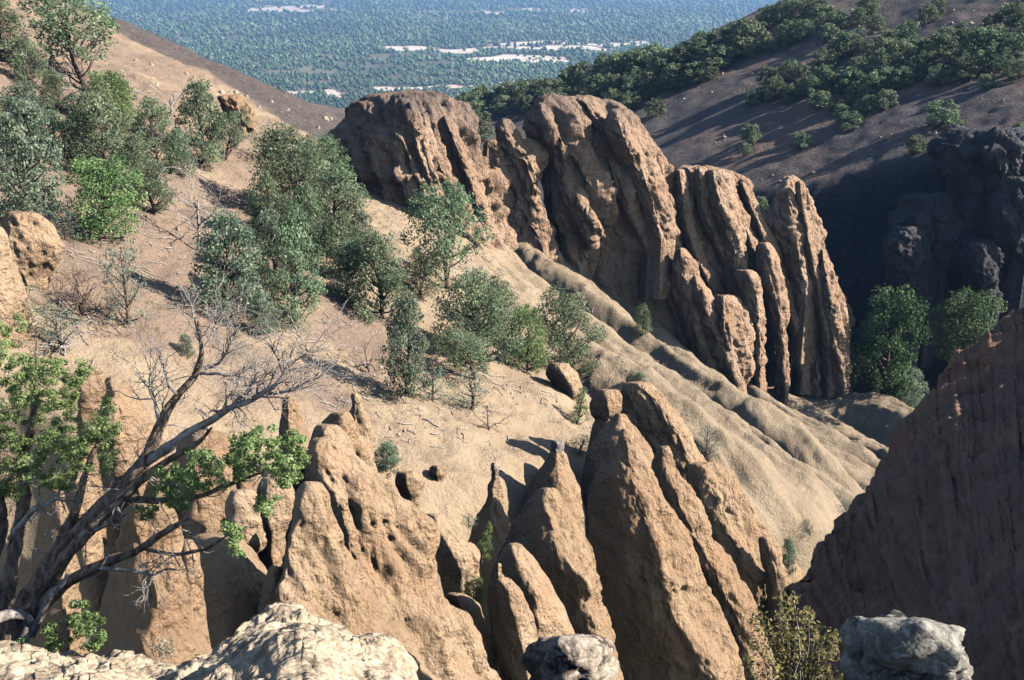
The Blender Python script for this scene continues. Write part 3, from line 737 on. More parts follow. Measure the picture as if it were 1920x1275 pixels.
rock('great rugged sunlit ridge with deep hollows behind the thick pillar', [
    (822, 592, 603, 618), (828, 582, 600, 636), (845, 577, 598, 662), (870, 580, 606, 692), (900, 588, 622, 724), (930, 600, 640, 754), (960, 612, 650, 784), (1000, 626, 660, 808), (1050, 636, 668, 824), (1100, 640, 690, 836), (1150, 650, 710, 884), (1200, 660, 730, 916), (1270, 680, 760, 946), (1360, 700, 780, 970)], 26, mat='tan', **dict(K1, seed=63, lump=.42, pit=.16, rib=.55, n=1.6))
rock('slender tan pinnacle with a bent tip below the largest slope shadow', [
    (737, 663, 667, 672), (742, 657, 667, 678), (758, 657, 668, 684), (780, 652, 668, 692), (815, 644, 668, 700), (850, 636, 668, 704), (880, 628, 666, 708), (930, 620, 666, 720)], 37, mat='tan', **dict(K1, seed=65, lump=.12, pit=.12))
rock('brown wall of rock in shade left of the slender bent pinnacle', [
    (772, 630, 640, 652), (782, 612, 645, 662), (800, 598, 645, 668), (830, 585, 640, 668), (880, 580, 640, 670)], 35.5, name='rock_outcrop', cat='rock', **dict(KS, seed=66))
o = rock('small chimney rock with a dark cap standing alone in the hollow', [
    (884, 922, 928, 934), (890, 919, 928, 938), (910, 914, 927, 944), (935, 908, 926, 949), (955, 900, 926, 953), (985, 885, 926, 962), (1040, 870, 926, 970)], 37, **dict(K1, seed=67, lump=.08, pit=.08, flute=.06))
V, F, org = loft([(867, 924, 928, 933), (870, 920, 928, 936), (878, 919, 928, 938), (886, 921, 929, 937), (892, 924, 929, 935)], 36.9, **dict(KS, seed=68, lump=.06, flute=0, pit=0, rib=0, fine=.05, skirt=.1))
obj('capstone', V, F, M['graystone'] if 0 else M['boulder'], o, origin=o.location)
o = rock('small cone with a white capstone on the rim of the hollow', [
    (842, 1034, 1043, 1054), (850, 1030, 1043, 1058), (870, 1020, 1044, 1066), (892, 1002, 1046, 1078), (920, 985, 1050, 1092), (970, 970, 1050, 1100)], 43, **dict(KS, seed=69, lump=.1))
V, F, org = loft([(825, 1038, 1044, 1052), (829, 1031, 1043, 1059), (838, 1029, 1043, 1061), (847, 1032, 1044, 1058), (854, 1038, 1044, 1052)], 42.9, **dict(KS, seed=70, lump=.1, flute=0, pit=0, rib=0, fine=.08, skirt=.1))
obj('capstone', V, F, M['graystone'], o, origin=o.location)
rock('smooth humped rock with overlapping lobes beside the green hollow', [
    (962, 802, 812, 824), (967, 795, 815, 836), (980, 794, 822, 850), (1005, 800, 832, 872), (1035, 812, 852, 898), (1065, 820, 866, 908), (1095, 826, 870, 908), (1130, 832, 872, 900), (1200, 840, 874, 900)], 31, mat='tan', **dict(KS, seed=71, lump=.3))
rock('short lit hump at the foot of the great rugged ridge', [
    (1112, 842, 852, 862), (1118, 836, 856, 880), (1140, 838, 868, 900), (1180, 850, 880, 915), (1240, 870, 900, 935), (1330, 880, 910, 950)], 27.5, mat='tan', **dict(KS, seed=72))
# left cluster seen through the juniper
rock('narrow curved pinnacle seen beyond the dead branches at far left', [
    (744, 207, 213, 219), (749, 201, 213, 228), (765, 196, 212, 238), (790, 192, 214, 248), (820, 192, 218, 256), (860, 196, 222, 262), (920, 200, 226, 268), (1000, 200, 230, 275)], 29, **dict(KS, seed=73))
rock('dark pointed pinnacle behind the narrow curved one', [
    (706, 206, 211, 218), (714, 196, 212, 228), (735, 184, 220, 244), (765, 174, 228, 262), (800, 168, 235, 285), (860, 165, 240, 305), (930, 165, 240, 310)], 33, **dict(KS, seed=74))
rock('sunlit slab rock left of the dark pointed pinnacle', [
    (690, 160, 172, 188), (700, 150, 165, 196), (730, 146, 158, 200), (760, 146, 156, 190), (800, 146, 158, 186), (860, 140, 160, 190)], 30.5, **dict(KS, seed=75))
rock('rounded dome pillar half hidden under the juniper bough', [
    (806, 372, 388, 404), (812, 352, 384, 420), (830, 336, 380, 432), (860, 326, 378, 442), (900, 320, 378, 448), (960, 318, 380, 452), (1030, 318, 384, 455)], 28, **dict(KS, seed=76))
rock('egg-shaped sunlit pillar head between juniper bough and thick pillar', [
    (893, 500, 516, 534), (899, 488, 512, 546), (920, 480, 508, 555), (950, 478, 508, 557), (980, 484, 512, 550), (1000, 484, 515, 538), (1040, 480, 515, 535), (1120, 470, 515, 530)], 25, mat='tan', **dict(KS, seed=77))
rock('blocky sunlit pillar below the bough left of the egg-shaped head', [
    (918, 436, 452, 470), (925, 428, 448, 478), (950, 424, 446, 484), (985, 424, 448, 488), (1015, 428, 455, 486), (1030, 430, 456, 476), (1080, 425, 455, 470), (1160, 420, 455, 470)], 24.5, mat='tan', **dict(K1, seed=78))
rock('broad rugged pillar behind the crossing dead limbs at lower left', [
    (940, 262, 280, 300), (947, 244, 276, 320), (970, 230, 270, 330), (1005, 222, 268, 338), (1040, 215, 285, 344), (1080, 200, 300, 350), (1120, 190, 312, 352), (1160, 186, 306, 360), (1200, 184, 300, 380), (1260, 180, 300, 400), (1340, 180, 300, 410)], 17, **dict(K1, seed=79, pit=.2))
rock('shaded pillar with one thin sunlit edge behind the left trunk', [
    (918, 100, 108, 116), (928, 92, 112, 124), (955, 80, 120, 134), (990, 70, 126, 140), (1040, 60, 128, 150), (1120, 50, 130, 160), (1220, 50, 130, 170)], 20, **dict(KS, seed=80))
rock('dark shaded rock wall below the dome pillar at lower left', [
    (1000, 380, 400, 420), (1015, 350, 420, 460), (1060, 335, 430, 500), (1120, 330, 440, 520), (1200, 330, 440, 530), (1300, 330, 440, 540)], 23, **dict(KS, seed=81))
rock('sunlit ridge top rising behind the juniper bough near slope foot', [
    (742, 536, 543, 550), (750, 530, 542, 556), (775, 526, 543, 566), (810, 522, 548, 582), (860, 515, 552, 600), (930, 510, 555, 610)], 31, **dict(KS, seed=82))
rock('low sunlit shoulder between bough and great rugged ridge', [
    (795, 600, 612, 626), (803, 590, 612, 642), (825, 582, 612, 660), (860, 575, 612, 670), (920, 570, 612, 680)], 30, mat='tan', **dict(KS, seed=83))
for lab, px, py, w, Y, h in (
    ('small pale cone between the left trunk and the curved pinnacle', 150, 850, 34, 27, 130), ('low blunt cone under the big leaning limb', 300, 880, 40, 27.5, 130),
    ('narrow cone right of the dome pillar behind the bough', 456, 850, 30, 29.5, 120), ('blunt knob leaning on the broad rugged pillar', 352, 1010, 36, 19, 160),
    ('short cone at the foot of the thick sunlit pillar', 520, 1060, 40, 21.5, 160), ('thin sliver of rock between egg-shaped head and thick pillar', 558, 958, 22, 24, 130)):
    rock(lab, [(py, px - w * .12, px, px + w * .12), (py + 5, px - w * .4, px - 1, px + w * .36), (py + h * .2, px - w * .62, px, px + w * .56), (py + h * .5, px - w * .9, px + w * .12, px + w * .82), (py + h, px - w * 1.1, px + w * .2, px + w * 1.15)], Y, **dict(KS, seed=int(px + py)))
# outcrops on the slope
G2 = 'outcrops on the tree slope'
rock('hollow-eyed rounded boulder outcrop at the left edge of the slope', [
    (396, 22, 36, 52), (400, 12, 34, 70), (415, 4, 32, 88), (440, 2, 30, 112), (465, 4, 32, 128), (485, 10, 36, 122), (505, 20, 44, 112), (525, 34, 56, 104), (560, 40, 60, 100)], 43.5, mat='tan', name='rock_outcrop', cat='rock outcrop', group=G2, **dict(KS, seed=84, pit=.22, lump=.22, kf=.45))
rock('leaning tan slab at the picture edge beside the hollow-eyed outcrop', [
    (425, -40, -20, 0), (440, -50, -15, 12), (480, -60, -10, 24), (530, -70, 0, 36), (580, -70, 5, 50), (660, -70, 10, 60)], 39, mat='tan', name='rock_outcrop', cat='rock outcrop', group=G2, **dict(KS, seed=85))
rock('jagged reddish spire among the pinyons near the slope crest', [
    (178, 410, 430, 452), (184, 405, 428, 462), (205, 416, 442, 474), (235, 430, 455, 484), (265, 440, 455, 486), (295, 440, 452, 480), (330, 436, 452, 486)], 84, mat='fin2', name='rock_spire', cat='rock spire', group=G2, **dict(FS, seed=86, pit=.7, lump=.5))
rock('leaning twin boulder below the low round pinyon', [
    (680, 1040, 1050, 1062), (686, 1030, 1050, 1072), (700, 1024, 1056, 1084), (718, 1034, 1066, 1090), (735, 1050, 1074, 1092), (750, 1056, 1076, 1092)], None, mat='tan', name='boulder', cat='boulder', group=G2, **dict(KS, seed=87))
rock('small red block at the rim left of the chimney rock', [
    (872, 812, 822, 832), (876, 806, 820, 838), (890, 804, 820, 842), (905, 812, 824, 836), (912, 812, 824, 836)], None, name='boulder', cat='boulder', group=G2, mat='fin2', **dict(KS, seed=88, lump=.1))
rock('grey topped red ledge block right of the slope shrub', [
    (884, 752, 768, 782), (888, 744, 764, 790), (905, 742, 764, 794), (925, 750, 770, 790), (950, 756, 772, 786)], 38, name='boulder', cat='boulder', group=G2, mat='fin2', **dict(KS, seed=89, lump=.12))

# craggy black outcrops of the canyon wall
GL = 'black outcrops of the canyon wall'
KL = dict(kf=.7, kb=1.6, n=1.7, lump=.55, flute=.3, pit=.5, fine=.14, rib=1.0, scale=1.3, skirt=9, dark=1.)
def crag(label, rows, dY=-4.0, **k):
    r = sorted(rows); m = r[len(r) // 2]
    c = cast(m[2], m[0], far, 84, 200)
    rock(label, rows, (c[1] if c is not None else 110) + dY, mat='dark', name='lava_outcrop', cat='rock outcrop', group=GL, **dict(KL, **k))
crag('overhanging black outcrop under the pale juniper at the cliff top', [(244, 1850, 1880, 1925), (252, 1806, 1870, 1950), (268, 1776, 1860, 1970), (282, 1767, 1850, 1975), (300, 1790, 1860, 1975), (330, 1810, 1870, 1970), (370, 1820, 1880, 1960)], -11, seed=601)
crag('black rib dropping from the left end of the cliff-top outcrop', [(268, 1768, 1785, 1805), (285, 1764, 1792, 1816), (320, 1785, 1812, 1832), (355, 1800, 1826, 1842), (390, 1806, 1830, 1845)], -13, seed=603)
crag('broken black crag at the right picture edge below the cliff top', [(330, 1885, 1905, 1935), (350, 1868, 1900, 1960), (400, 1850, 1895, 1970), (450, 1850, 1900, 1970), (500, 1870, 1910, 1960)], -11, seed=605)
crag('knobbly black crag left of the shaded canyon trees', [(365, 1712, 1735, 1760), (380, 1698, 1735, 1790), (410, 1690, 1730, 1810), (440, 1700, 1735, 1800), (470, 1715, 1745, 1780)], -11, seed=607, lump=.8)
crag('long narrow black rib running down to the sunlit canyon tree', [(425, 1686, 1698, 1716), (445, 1674, 1696, 1730), (480, 1666, 1694, 1735), (520, 1676, 1702, 1725), (560, 1690, 1712, 1728), (600, 1698, 1716, 1730)], -13, seed=609)
crag('small black crag between the long rib and the right-hand spur', [(448, 1820, 1836, 1852), (460, 1806, 1834, 1866), (490, 1800, 1836, 1872), (520, 1812, 1845, 1870), (550, 1825, 1850, 1868)], -11, seed=611)
crag('low black hump midway down the dark canyon wall', [(455, 1734, 1748, 1764), (466, 1726, 1746, 1776), (490, 1724, 1750, 1784), (515, 1735, 1756, 1778)], -11, seed=613)
# ------------------------------------------------------------------ trees
def unit(n):
    v = RNG.normal(size=(n, 3)); return v / np.linalg.norm(v, axis=1)[:, None]

def leaves(mb, C, N, size, tint, aspect=.6, tri=False):
    """small leaf faces at C facing roughly N"""
    n = len(C)
    a = np.cross(N, unit(n)); a /= np.linalg.norm(a, axis=1)[:, None] + 1e-9
    b_ = np.cross(N, a)
    s = np.asarray(size).reshape(-1, 1) * np.ones((n, 1))
    P = np.stack([C - a * s, C + b_ * s * aspect, C + a * s, C - b_ * s * aspect], 1)
    mb.add(P.reshape(-1, 3), np.arange(n * 4).reshape(-1, 4), a=np.repeat(tint, 4))

def crown_clumps(H, Wd, K, prof, rng, low=.2):
    out = []
    for i in range(K):
        u = low + (1 - low) * ((i + rng.random()) / K) ** .85
        rr = Wd / 2 * prof(u)
        a = i * 2.399 + rng.normal() * .5
        rad = rr * (.35 + .6 * rng.random() ** .6)
        cr = (.11 + .085 * rng.random()) * Wd * (.55 + .45 * prof(u))
        out.append((np.array([math.cos(a) * rad, math.sin(a) * rad, u * H - cr * .3]), cr))
    return out

def make_tree(seed, H=4., Wd=3.4, K=36, per=300, leaf=.066, prof=None, leafm='pinyon', low=.2, dense=.75, trunk_r=.11, lean=.12):
    """returns (trunk mesh, crown mesh): a tapered trunk with limbs to every leaf clump, and the crown of small leaf faces"""
    rng = np.random.default_rng(seed)
    prof = prof or (lambda u: math.sin(math.pi * min(1, (u * .80 + .20)) ** .9) ** .55 if u < 1 else 0)
    cl = crown_clumps(H, Wd, K, prof, rng, low)
    tr, cw = MB(), MB()
    lx, ly = rng.normal(size=2) * lean * H * .5
    ts = np.linspace(0, .93, 9)
    tp = np.stack([lx * ts ** 1.5 + .04 * H * np.sin(ts * 5 + seed), ly * ts ** 1.5 + .03 * H * np.sin(ts * 4 + 2 * seed), ts * H - .25 * (ts == 0)], 1)
    tr.tube(tp, trunk_r * (1 - ts) ** .8 + .012, 7, wob=.12)
    for c, cr in cl:
        c = c + np.array([lx, ly, 0]) * (c[2] / H) ** 1.5
        u0 = max(.06, c[2] / H - .12 - .22 * rng.random())
        p0 = np.array([np.interp(u0, ts, tp[:, 0]), np.interp(u0, ts, tp[:, 1]), u0 * H])
        t = np.linspace(0, 1, 5)[:, None]
        midp = p0 * (1 - t) + c * t + np.array([0, 0, -.10 * np.linalg.norm(c - p0)]) * np.sin(t * math.pi) + rng.normal(size=(5, 3)) * .03 * np.sin(t * math.pi)
        tr.tube(midp, trunk_r * .36 * (1 - t[:, 0]) ** .9 + .008, 4)
        n = int(per * (cr / (.17 * Wd)) ** 1.6 * (.75 + .5 * rng.random()))
        d = unit(n); d[:, 2] = np.where(d[:, 2] < -.2, d[:, 2] * .5, d[:, 2])
        rad = cr * (.35 + .75 * RNG.random((n, 1)) ** dense)
        # needles sit in tufts
        tuft = unit(14) * cr * .95
        k = RNG.integers(0, 14, n); C = np.where((RNG.random(n) < .55)[:, None], tuft[k] + unit(n) * cr * .26, d * rad) * np.array([1.08, 1.08, .82]) + c
        N = d * .8 + unit(n) * .8 + np.array([0, 0, .35]); N /= np.linalg.norm(N, axis=1)[:, None]
        tint = np.clip(.38 + .22 * rng.normal() + .2 * RNG.normal(size=n), 0, 1)
        leaves(cw, C, N, leaf * (.5 + .75 * RNG.random(n)), tint)
    return tr.mesh('trunk', M['bark']), cw.mesh('crown', M[leafm], smooth=False)

round_prof = lambda u: max(0, 1 - ((u - .5) / .56) ** 2) ** .5
pine_prof = lambda u: 1.28 * max(.02, 1.04 - u) ** .62 * min(1, u + .12) ** .32
cone_prof = lambda u: max(.1, 1.05 - u) ** .75
flat_prof = lambda u: max(0, 1 - ((u - .62) / .45) ** 2) ** .5
TREES = {
    'round': [make_tree(s, leafm='pinyon', prof=pine_prof if s != 102 else round_prof, low=.10) for s in (101, 102, 103)],
    'wide': [make_tree(s, leafm='pinyon', Wd=4.6, K=52, low=.22) for s in (111, 112)],
    'blue': [make_tree(s, leafm='pinyon_blue', prof=pine_prof, low=.1, K=42) for s in (121, 122)],
    'yellow': [make_tree(s, leafm='pinyon_yellow', prof=round_prof, low=.12, K=38) for s in (131,)],
    'open': [make_tree(s, leafm='pinyon', prof=flat_prof, low=.34, K=30, per=260, lean=.25) for s in (141, 142)],
    'sparse': [make_tree(s, leafm='sparse', prof=round_prof, low=.12, K=24, per=85, leaf=.075) for s in (151, 152)],
    'cone': [make_tree(s, leafm='pinyon_yellow', prof=cone_prof, low=.08, K=26, Wd=2.2, per=150) for s in (161,)],
}
for k in TREES: TREES[k] = [(t, c) for t, c in TREES[k]]
DEF_W = {'round': 3.4, 'wide': 4.6, 'blue': 3.4, 'yellow': 3.4, 'open': 3.4, 'sparse': 3.4, 'cone': 2.2}
_cnt = {}
def plant(kind, label, px, py, hpx, wpx, group, name='pinyon_pine', cat='pine tree', fun=hill, pos=None, sink=.08):
    p = pos if pos is not None else cast(px, py, fun)
    i = _cnt.get(kind, 0); _cnt[kind] = i + 1
    tm, cm = TREES[kind][i % len(TREES[kind])]
    dist = p[1] * CP - p[2] * SP
    h = hpx / FPX * dist / math.cos(math.radians(18)); w = wpx / FPX * dist * 1.02; h *= 1.06
    r = thing(name, label, cat, p + np.array([0, 0, -sink]), group)
    r.rotation_euler = (0, 0, RNG.random() * 6.28)
    r.scale = (w / DEF_W[kind], w / DEF_W[kind], h / 4.)
    link('trunk', tm, r); link('crown', cm, r)
    return r

GP = 'pinyon pines on the tree slope'
for kind, label, px, py, h, w in [
    ('open', 'large dark pinyon standing highest on the slope at upper left', 160, 172, 165, 185),
    ('round', 'pinyon cut by the picture edge at the top left corner', 12, 118, 110, 110),
    ('yellow', 'bright green bushy pinyon just below the large dark one', 215, 250, 105, 95),
    ('blue', 'grey-green pinyon at the left edge under the bare pink patch', 45, 262, 95, 125),
    ('blue', 'big blue-green pinyon at the left edge above the hollow-eyed outcrop', 55, 428, 215, 155),
    ('round', 'tall dense pinyon left of the two compact round ones', 205, 338, 150, 130),
    ('yellow', 'yellow-green low-branched pinyon above the grey-green sparse bush', 195, 452, 145, 140),
    ('round', 'compact dark pinyon beside the round one with the bare trunk', 297, 318, 118, 95),
    ('round', 'round pinyon with a visible dark trunk left of the reddish spire', 378, 308, 140, 115),
    ('sparse', 'thin pale pinyon right behind the reddish spire', 515, 318, 80, 90),
    ('wide', 'wide pinyon beside the dark left foot of the rock wall', 560, 425, 165, 170),
    ('round', 'pinyon rising from the middle of the clump below the wide one', 620, 470, 150, 120),
    ('blue', 'full pinyon at the left front of the central clump, low long shadow beside it', 435, 602, 190, 155),
    ('round', 'pinyon with a forked bare trunk at the front of the central clump', 555, 608, 195, 130),
    ('round', 'dense pinyon alone between the central clump and the tall open one', 710, 594, 150, 135),
    ('open', 'tall open pinyon standing in front of the leftmost rock fin', 840, 545, 185, 140),
    ('wide', 'broad dark pinyon left of the low round one near the slope edge', 895, 682, 165, 150),
    ('yellow', 'olive pinyon squeezed between the broad dark and the low round one', 992, 698, 120, 75),
    ('round', 'low round pinyon nearest to the bare fluted ground', 1070, 698, 145, 118),
    ('open', 'small flat-topped pinyon with a single straight dark trunk', 890, 712, 92, 98),
    ('blue', 'tall thin see-through pinyon with the long dark shadow at its foot', 764, 745, 190, 100),
    ('sparse', 'grey-green sparse bush beside the dark dead brush', 240, 612, 150, 85),
    ('round', 'pinyon filling the gap above the central clump', 640, 525, 120, 95),
    ('round', 'small pinyon at the back of the clump touching the wide one', 505, 470, 130, 95),
    ('blue', 'pinyon behind the pinyon with the forked trunk', 520, 548, 140, 110),
    ('round', 'low pinyon under the tall dense one near the yellow-green one', 285, 400, 90, 90),
    ('blue', 'small pinyon under the grey-green one at left', 110, 285, 70, 80),
    ('sparse', 'pale dry pinyon near the bare grey snag', 205, 270, 60, 70),
    ('round', 'small pinyon above the fallen grey limbs at upper left', 110, 210, 70, 70),
    ('round', 'pinyon squeezed between the yellow-green one and the tall dense one', 255, 372, 110, 90),
    ('open', 'pinyon with thin crown at the right shoulder of the wide one', 610, 345, 85, 85),
    ('blue', 'pinyon between the central clump and the dense lone one', 655, 560, 105, 85),
    ('round', 'low pinyon at the lower left of the tall open one', 790, 555, 80, 80),
    ('blue', 'low bushy pinyon below the left front of the central clump', 490, 628, 75, 80),
    ('round', 'pinyon at the left edge beneath the big blue-green one', 20, 345, 120, 90),
    ('open', 'thin-topped pinyon behind the round one with the bare trunk', 425, 300, 80, 65),
    ('blue', 'grey-green pinyon in the gap above the yellow-green one', 165, 300, 95, 80),
    ('round', 'pointed pinyon between the wide one and the central clump', 580, 500, 140, 95),
    ('round', 'pinyon in front of the broad dark one near the low round one', 945, 640, 110, 85),
    ('blue', 'pinyon just right of the central clump over the bare soil', 672, 500, 95, 80),
    ('round', 'upright pinyon at the back of the tall dense one at left', 235, 250, 95, 75),
    ('round', 'pinyon under the top left edge tree', 60, 165, 85, 80),
    ('blue', 'slim pinyon between the compact dark and the round one', 340, 330, 80, 60),
    ('round', 'low pinyon at the foot of the wide one', 560, 455, 80, 80),
]:
    plant(kind, label, px, py, h, w, GP)

GSH = 'shrubs scattered over the slope'
for kind, label, px, py, h, w, cat, nm in [
    ('sparse', 'small bush right at the foot of the tall thin pinyon', 810, 752, 62, 66, 'shrub', 'shrub'),
    ('sparse', 'rounded bush beside the bare twigs below the flat-topped pinyon', 882, 768, 68, 84, 'shrub', 'shrub'),
    ('cone', 'small bright green conical pine above the shaded balanced boulder', 1085, 797, 66, 42, 'pine tree', 'pinyon_pine'),
    ('round', 'tiny pine alone on the bare slope edge before the dark wall foot', 1204, 632, 58, 38, 'pine tree', 'pinyon_pine'),
    ('sparse', 'grey bush growing in the fluted bare ground', 1325, 862, 62, 54, 'shrub', 'shrub'),
    ('sparse', 'pale grey bush beside the cone with the white capstone', 1088, 852, 38, 62, 'shrub', 'shrub'),
    ('blue', 'low green bush at the rim right of the slender bent pinnacle', 732, 882, 56, 60, 'shrub', 'shrub'),
    ('blue', 'small dark bush left of the bare juniper top', 352, 668, 42, 34, 'shrub', 'shrub'),
    ('sparse', 'bush clinging above the rounded outcrop at left', 122, 452, 50, 62, 'shrub', 'shrub'),
    ('blue', 'tiny bush on the bare ground over the shaded balanced boulder', 1200, 724, 26, 34, 'shrub', 'shrub'),
    ('sparse', 'grey bush behind the juniper foliage at the left edge', 40, 640, 95, 90, 'shrub', 'shrub'),
    ('sparse', 'small grey bush behind the juniper with bare curled stems', 115, 655, 80, 90, 'shrub', 'shrub'),
]:
    plant(kind, label, px, py, h, w, GSH, nm, cat)
GG = 'plants in the gully'
plant('cone', 'slim dark green conifer in the shaded hollow below the chimney rock', 906, 1048, 76, 36, GG, pos=at(906, 1048, 33.5))
plant('sparse', 'pale tuft beside the slim conifer in the hollow', 880, 985, 26, 34, GG, 'shrub', 'shrub', pos=at(880, 985, 34))
plant('yellow', 'spiky bright green bush at the bottom of the hollow', 886, 1132, 52, 40, GG, 'shrub', 'shrub', pos=at(886, 1132, 29.5))
plant('blue', 'blue-green bush hanging on the right end of the gully', 1476, 1078, 72, 38, GG, 'shrub', 'shrub', pos=at(1476, 1078, 42.5))
plant('sparse', 'yellowish bush at the gully mouth against the dark bank', 1588, 968, 34, 42, GG, 'shrub', 'shrub', pos=at(1588, 968, 52))

# canyon trees
GC = 'trees in the dark canyon'
TREES['big'] = [make_tree(s, leafm='canyon', prof=round_prof, low=.05, K=64, per=250, leaf=.07) for s in (171, 172)]
DEF_W['big'] = 3.4
plant('big', 'tall sunlit rounded tree standing in the dark canyon beside the wall end', 1660, 740, 190, 122, GC, 'canyon_tree', 'tree', pos=at(1660, 740, 93))
plant('big', 'half-shaded tree behind the sunlit one against the black cliff', 1805, 660, 115, 112, GC, 'canyon_tree', 'tree', pos=at(1800, 672, 86))
plant('blue', 'low green tree at the foot of the tall sunlit canyon tree', 1700, 770, 75, 74, GC, 'canyon_tree', 'tree', pos=at(1698, 770, 91))
plant('cone', 'small pointed pine below the tall sunlit canyon tree', 1645, 735, 40, 24, GC, pos=at(1645, 735, 90))

# far hill trees
def make_far(seed):
    rng = np.random.default_rng(seed)
    return make_tree(seed, H=4., Wd=3.6, K=26, per=150, leaf=.15, prof=round_prof, leafm='far_tree', low=.14, trunk_r=.1)
FAR = [make_far(s) for s in (201, 202, 203, 204, 205)]
ridge = [(880,215,45),(905,202,45),(930,200,40),(955,198,45),(975,200,50),(1000,193,45),(1020,197,50),(1045,192,45),(1065,180,55),(1090,175,60),(1110,188,50),(1130,170,60),(1150,192,55),(1165,165,65),(1190,187,55),(1200,155,65),(1215,182,45),(1240,162,55),(1250,150,58),(1275,143,62),(1290,126,48),(1305,130,60),(1325,118,58),(1340,135,50),(1350,112,58),(1375,106,65),(1395,108,62),(1410,96,60),(1150,206,40),(1180,206,36),(1100,206,36),(1060,206,42),(862,220,40),(892,225,36),(1030,207,40),(985,212,36),(940,214,36),(1262,170,50),(1228,140,55),(1180,150,55),(1140,150,52),(1325,150,40),(1300,160,45)]
crest = [(1440,48,38),(1465,42,42),(1490,38,40),(1515,33,36),(1530,28,32),(1425,60,34),(1480,82,46),(1500,78,42),(1460,95,36)]
upper = [(1540,50,40),(1550,80,36),(1570,55,36),(1605,50,36),(1625,26,34),(1590,105,46),(1570,112,36),(1545,130,40),(1620,105,36),(1650,120,50),(1670,100,45),(1690,130,55),(1700,88,50),(1740,45,40),(1755,30,34),(1720,112,42),(1640,60,34),(1610,80,30)]
mid = [(1440,168,46),(1455,188,46),(1425,188,30),(1410,198,28),(1480,152,42),(1500,162,42),(1520,178,38),(1560,178,46),(1590,172,46),(1600,198,38),(1620,155,50),(1640,183,50),(1660,172,46),(1535,205,36),(1570,210,34),(1625,212,36),(1655,205,38),(1580,228,34),(1690,165,40),(1545,160,40),(1605,225,32),(1485,190,34)]
right = [(1770,112,50),(1790,142,50),(1760,162,42),(1810,152,46),(1820,118,55),(1850,112,60),(1870,98,52),(1880,142,42),(1900,112,52),(1915,82,46),(1850,168,30),(1885,52,46),(1910,42,40),(1735,140,46),(1715,150,44),(1780,90,40),(1840,140,46),(1860,60,34),(1905,150,40),(1800,70,30)]
def far_tree(label, px, py, h, group, i, pos=None):
    p = cast(px, py, far, 84, 300) if pos is None else pos
    if p is None:
        p = None
        for dy in range(3, 60, 3):
            p = cast(px, py + dy, far, 84, 300)
            if p is not None: break
        if p is None: return
    tm, cm = FAR[i % 5]
    dist = p[1] * CP - p[2] * SP
    hh = h / FPX * dist; 
    r = thing('juniper_tree', label, 'juniper', p + np.array([0, 0, -.15]), group)
    r.rotation_euler = (0, 0, RNG.random() * 6.28)
    w = hh * (.85 + .35 * RNG.random()) / 3.6
    r.scale = (w, w, hh / 4)
    link('trunk', tm, r); link('crown', cm, r)
    return r
n = 0
for lst, lab, g in ((ridge, 'dark round juniper in the dense row along the far hill crest above the rock wall', 'junipers along the far hill crest'),
                    (crest, 'small juniper near the top of the far hill where pale bare ground shows', 'junipers on the pale hilltop'),
                    (upper, 'juniper spread among open cinder ground on the upper far hill', 'junipers on the upper far hill'),
                    (mid, 'juniper crowded in the thicket halfway up the far hill', 'junipers of the far hill thicket'),
                    (right, 'juniper in the shaded stand at the right end of the far hill', 'junipers of the shaded stand')):
    for px, py, h in lst:
        far_tree(lab, px, py, h, g, n); n += 1
for lab, px, py, h in (
    ('lone juniper on dark cinder right of the dome-topped fin', 1408, 268, 38), ('tiny juniper just below the lone one on dark cinder', 1398, 292, 26),
    ('small juniper with a visible trunk alone in the cinder streaks', 1500, 280, 36), ('lone juniper at the lower edge of the far hill thicket', 1592, 245, 38),
    ('pale juniper at the top of the black cliff', 1768, 240, 52), ('small juniper on the cinder edge above the black cliff', 1716, 288, 36),
    ('small juniper low between the flat-topped and the pointed fin', 1424, 398, 32), ('lone juniper on cinder just right of the crest row end', 1230, 218, 36),
    ('lone juniper on the bank behind the gap between the first two fins', 900, 262, 56), ('juniper half hidden at the right picture edge over the cliff', 1912, 268, 40),
    ('small juniper at the right edge halfway down the cliff', 1912, 300, 30)):
    far_tree(lab, px, py, h, 'lone junipers on the cinder slope', n); n += 1

# ------------------------------------------------------------------ forest plain
def clearing_field(x, y):
    """where the wood on the plain opens"""
    # fields are laid out in plan from their distance and bearing
    d = y * (1 + .045 * fbm(x / 120, y / 500, .3, 4, 331)); k = x / y + .02 * fbm(x / 200, y / 200, .3, 3, 335)
    f = 1.1 * fbm(x / 150, y / 330, .5, 5, 301, .6)
    f2 = fbm(x / 30, y / 70, .9, 3, 305)
    def spot(k0, k1, d0, d1, s=1):
        return s * sstep(k0, k0 + .02, k) * sstep(k1, k1 - .02, k) * sstep(d0, d0 * 1.03, d) * sstep(d1, d1 * .97, d)
    m = spot(-.12, .10, 2250, 2450) + spot(-.05, .06, 1960, 2160) + spot(-.02, .14, 2420, 2600) * .9 + spot(-.40, .0, 5300, 6900) * .75 + spot(-.25, -.14, 3900, 4600) * .95 + spot(-.45, -.2, 7200, 9500) * .8 + spot(.06, .28, 5600, 6400) * .5
    m = m + spot(-.13, .0, 1600, 1720) * .5 + spot(-.22, -.06, 1480, 1590) * .42 + spot(-.1, .1, 3800, 4300) * .42
    speck = sstep(.50, .64, fbm(x / 16, y / 40, .3, 2, 321)) * (.25 + .75 * sstep(-.1, .4, fbm(x / 300, y / 700, .2, 2, 325)))
    return m * (1 + f + .6 * f2) + .9 * speck
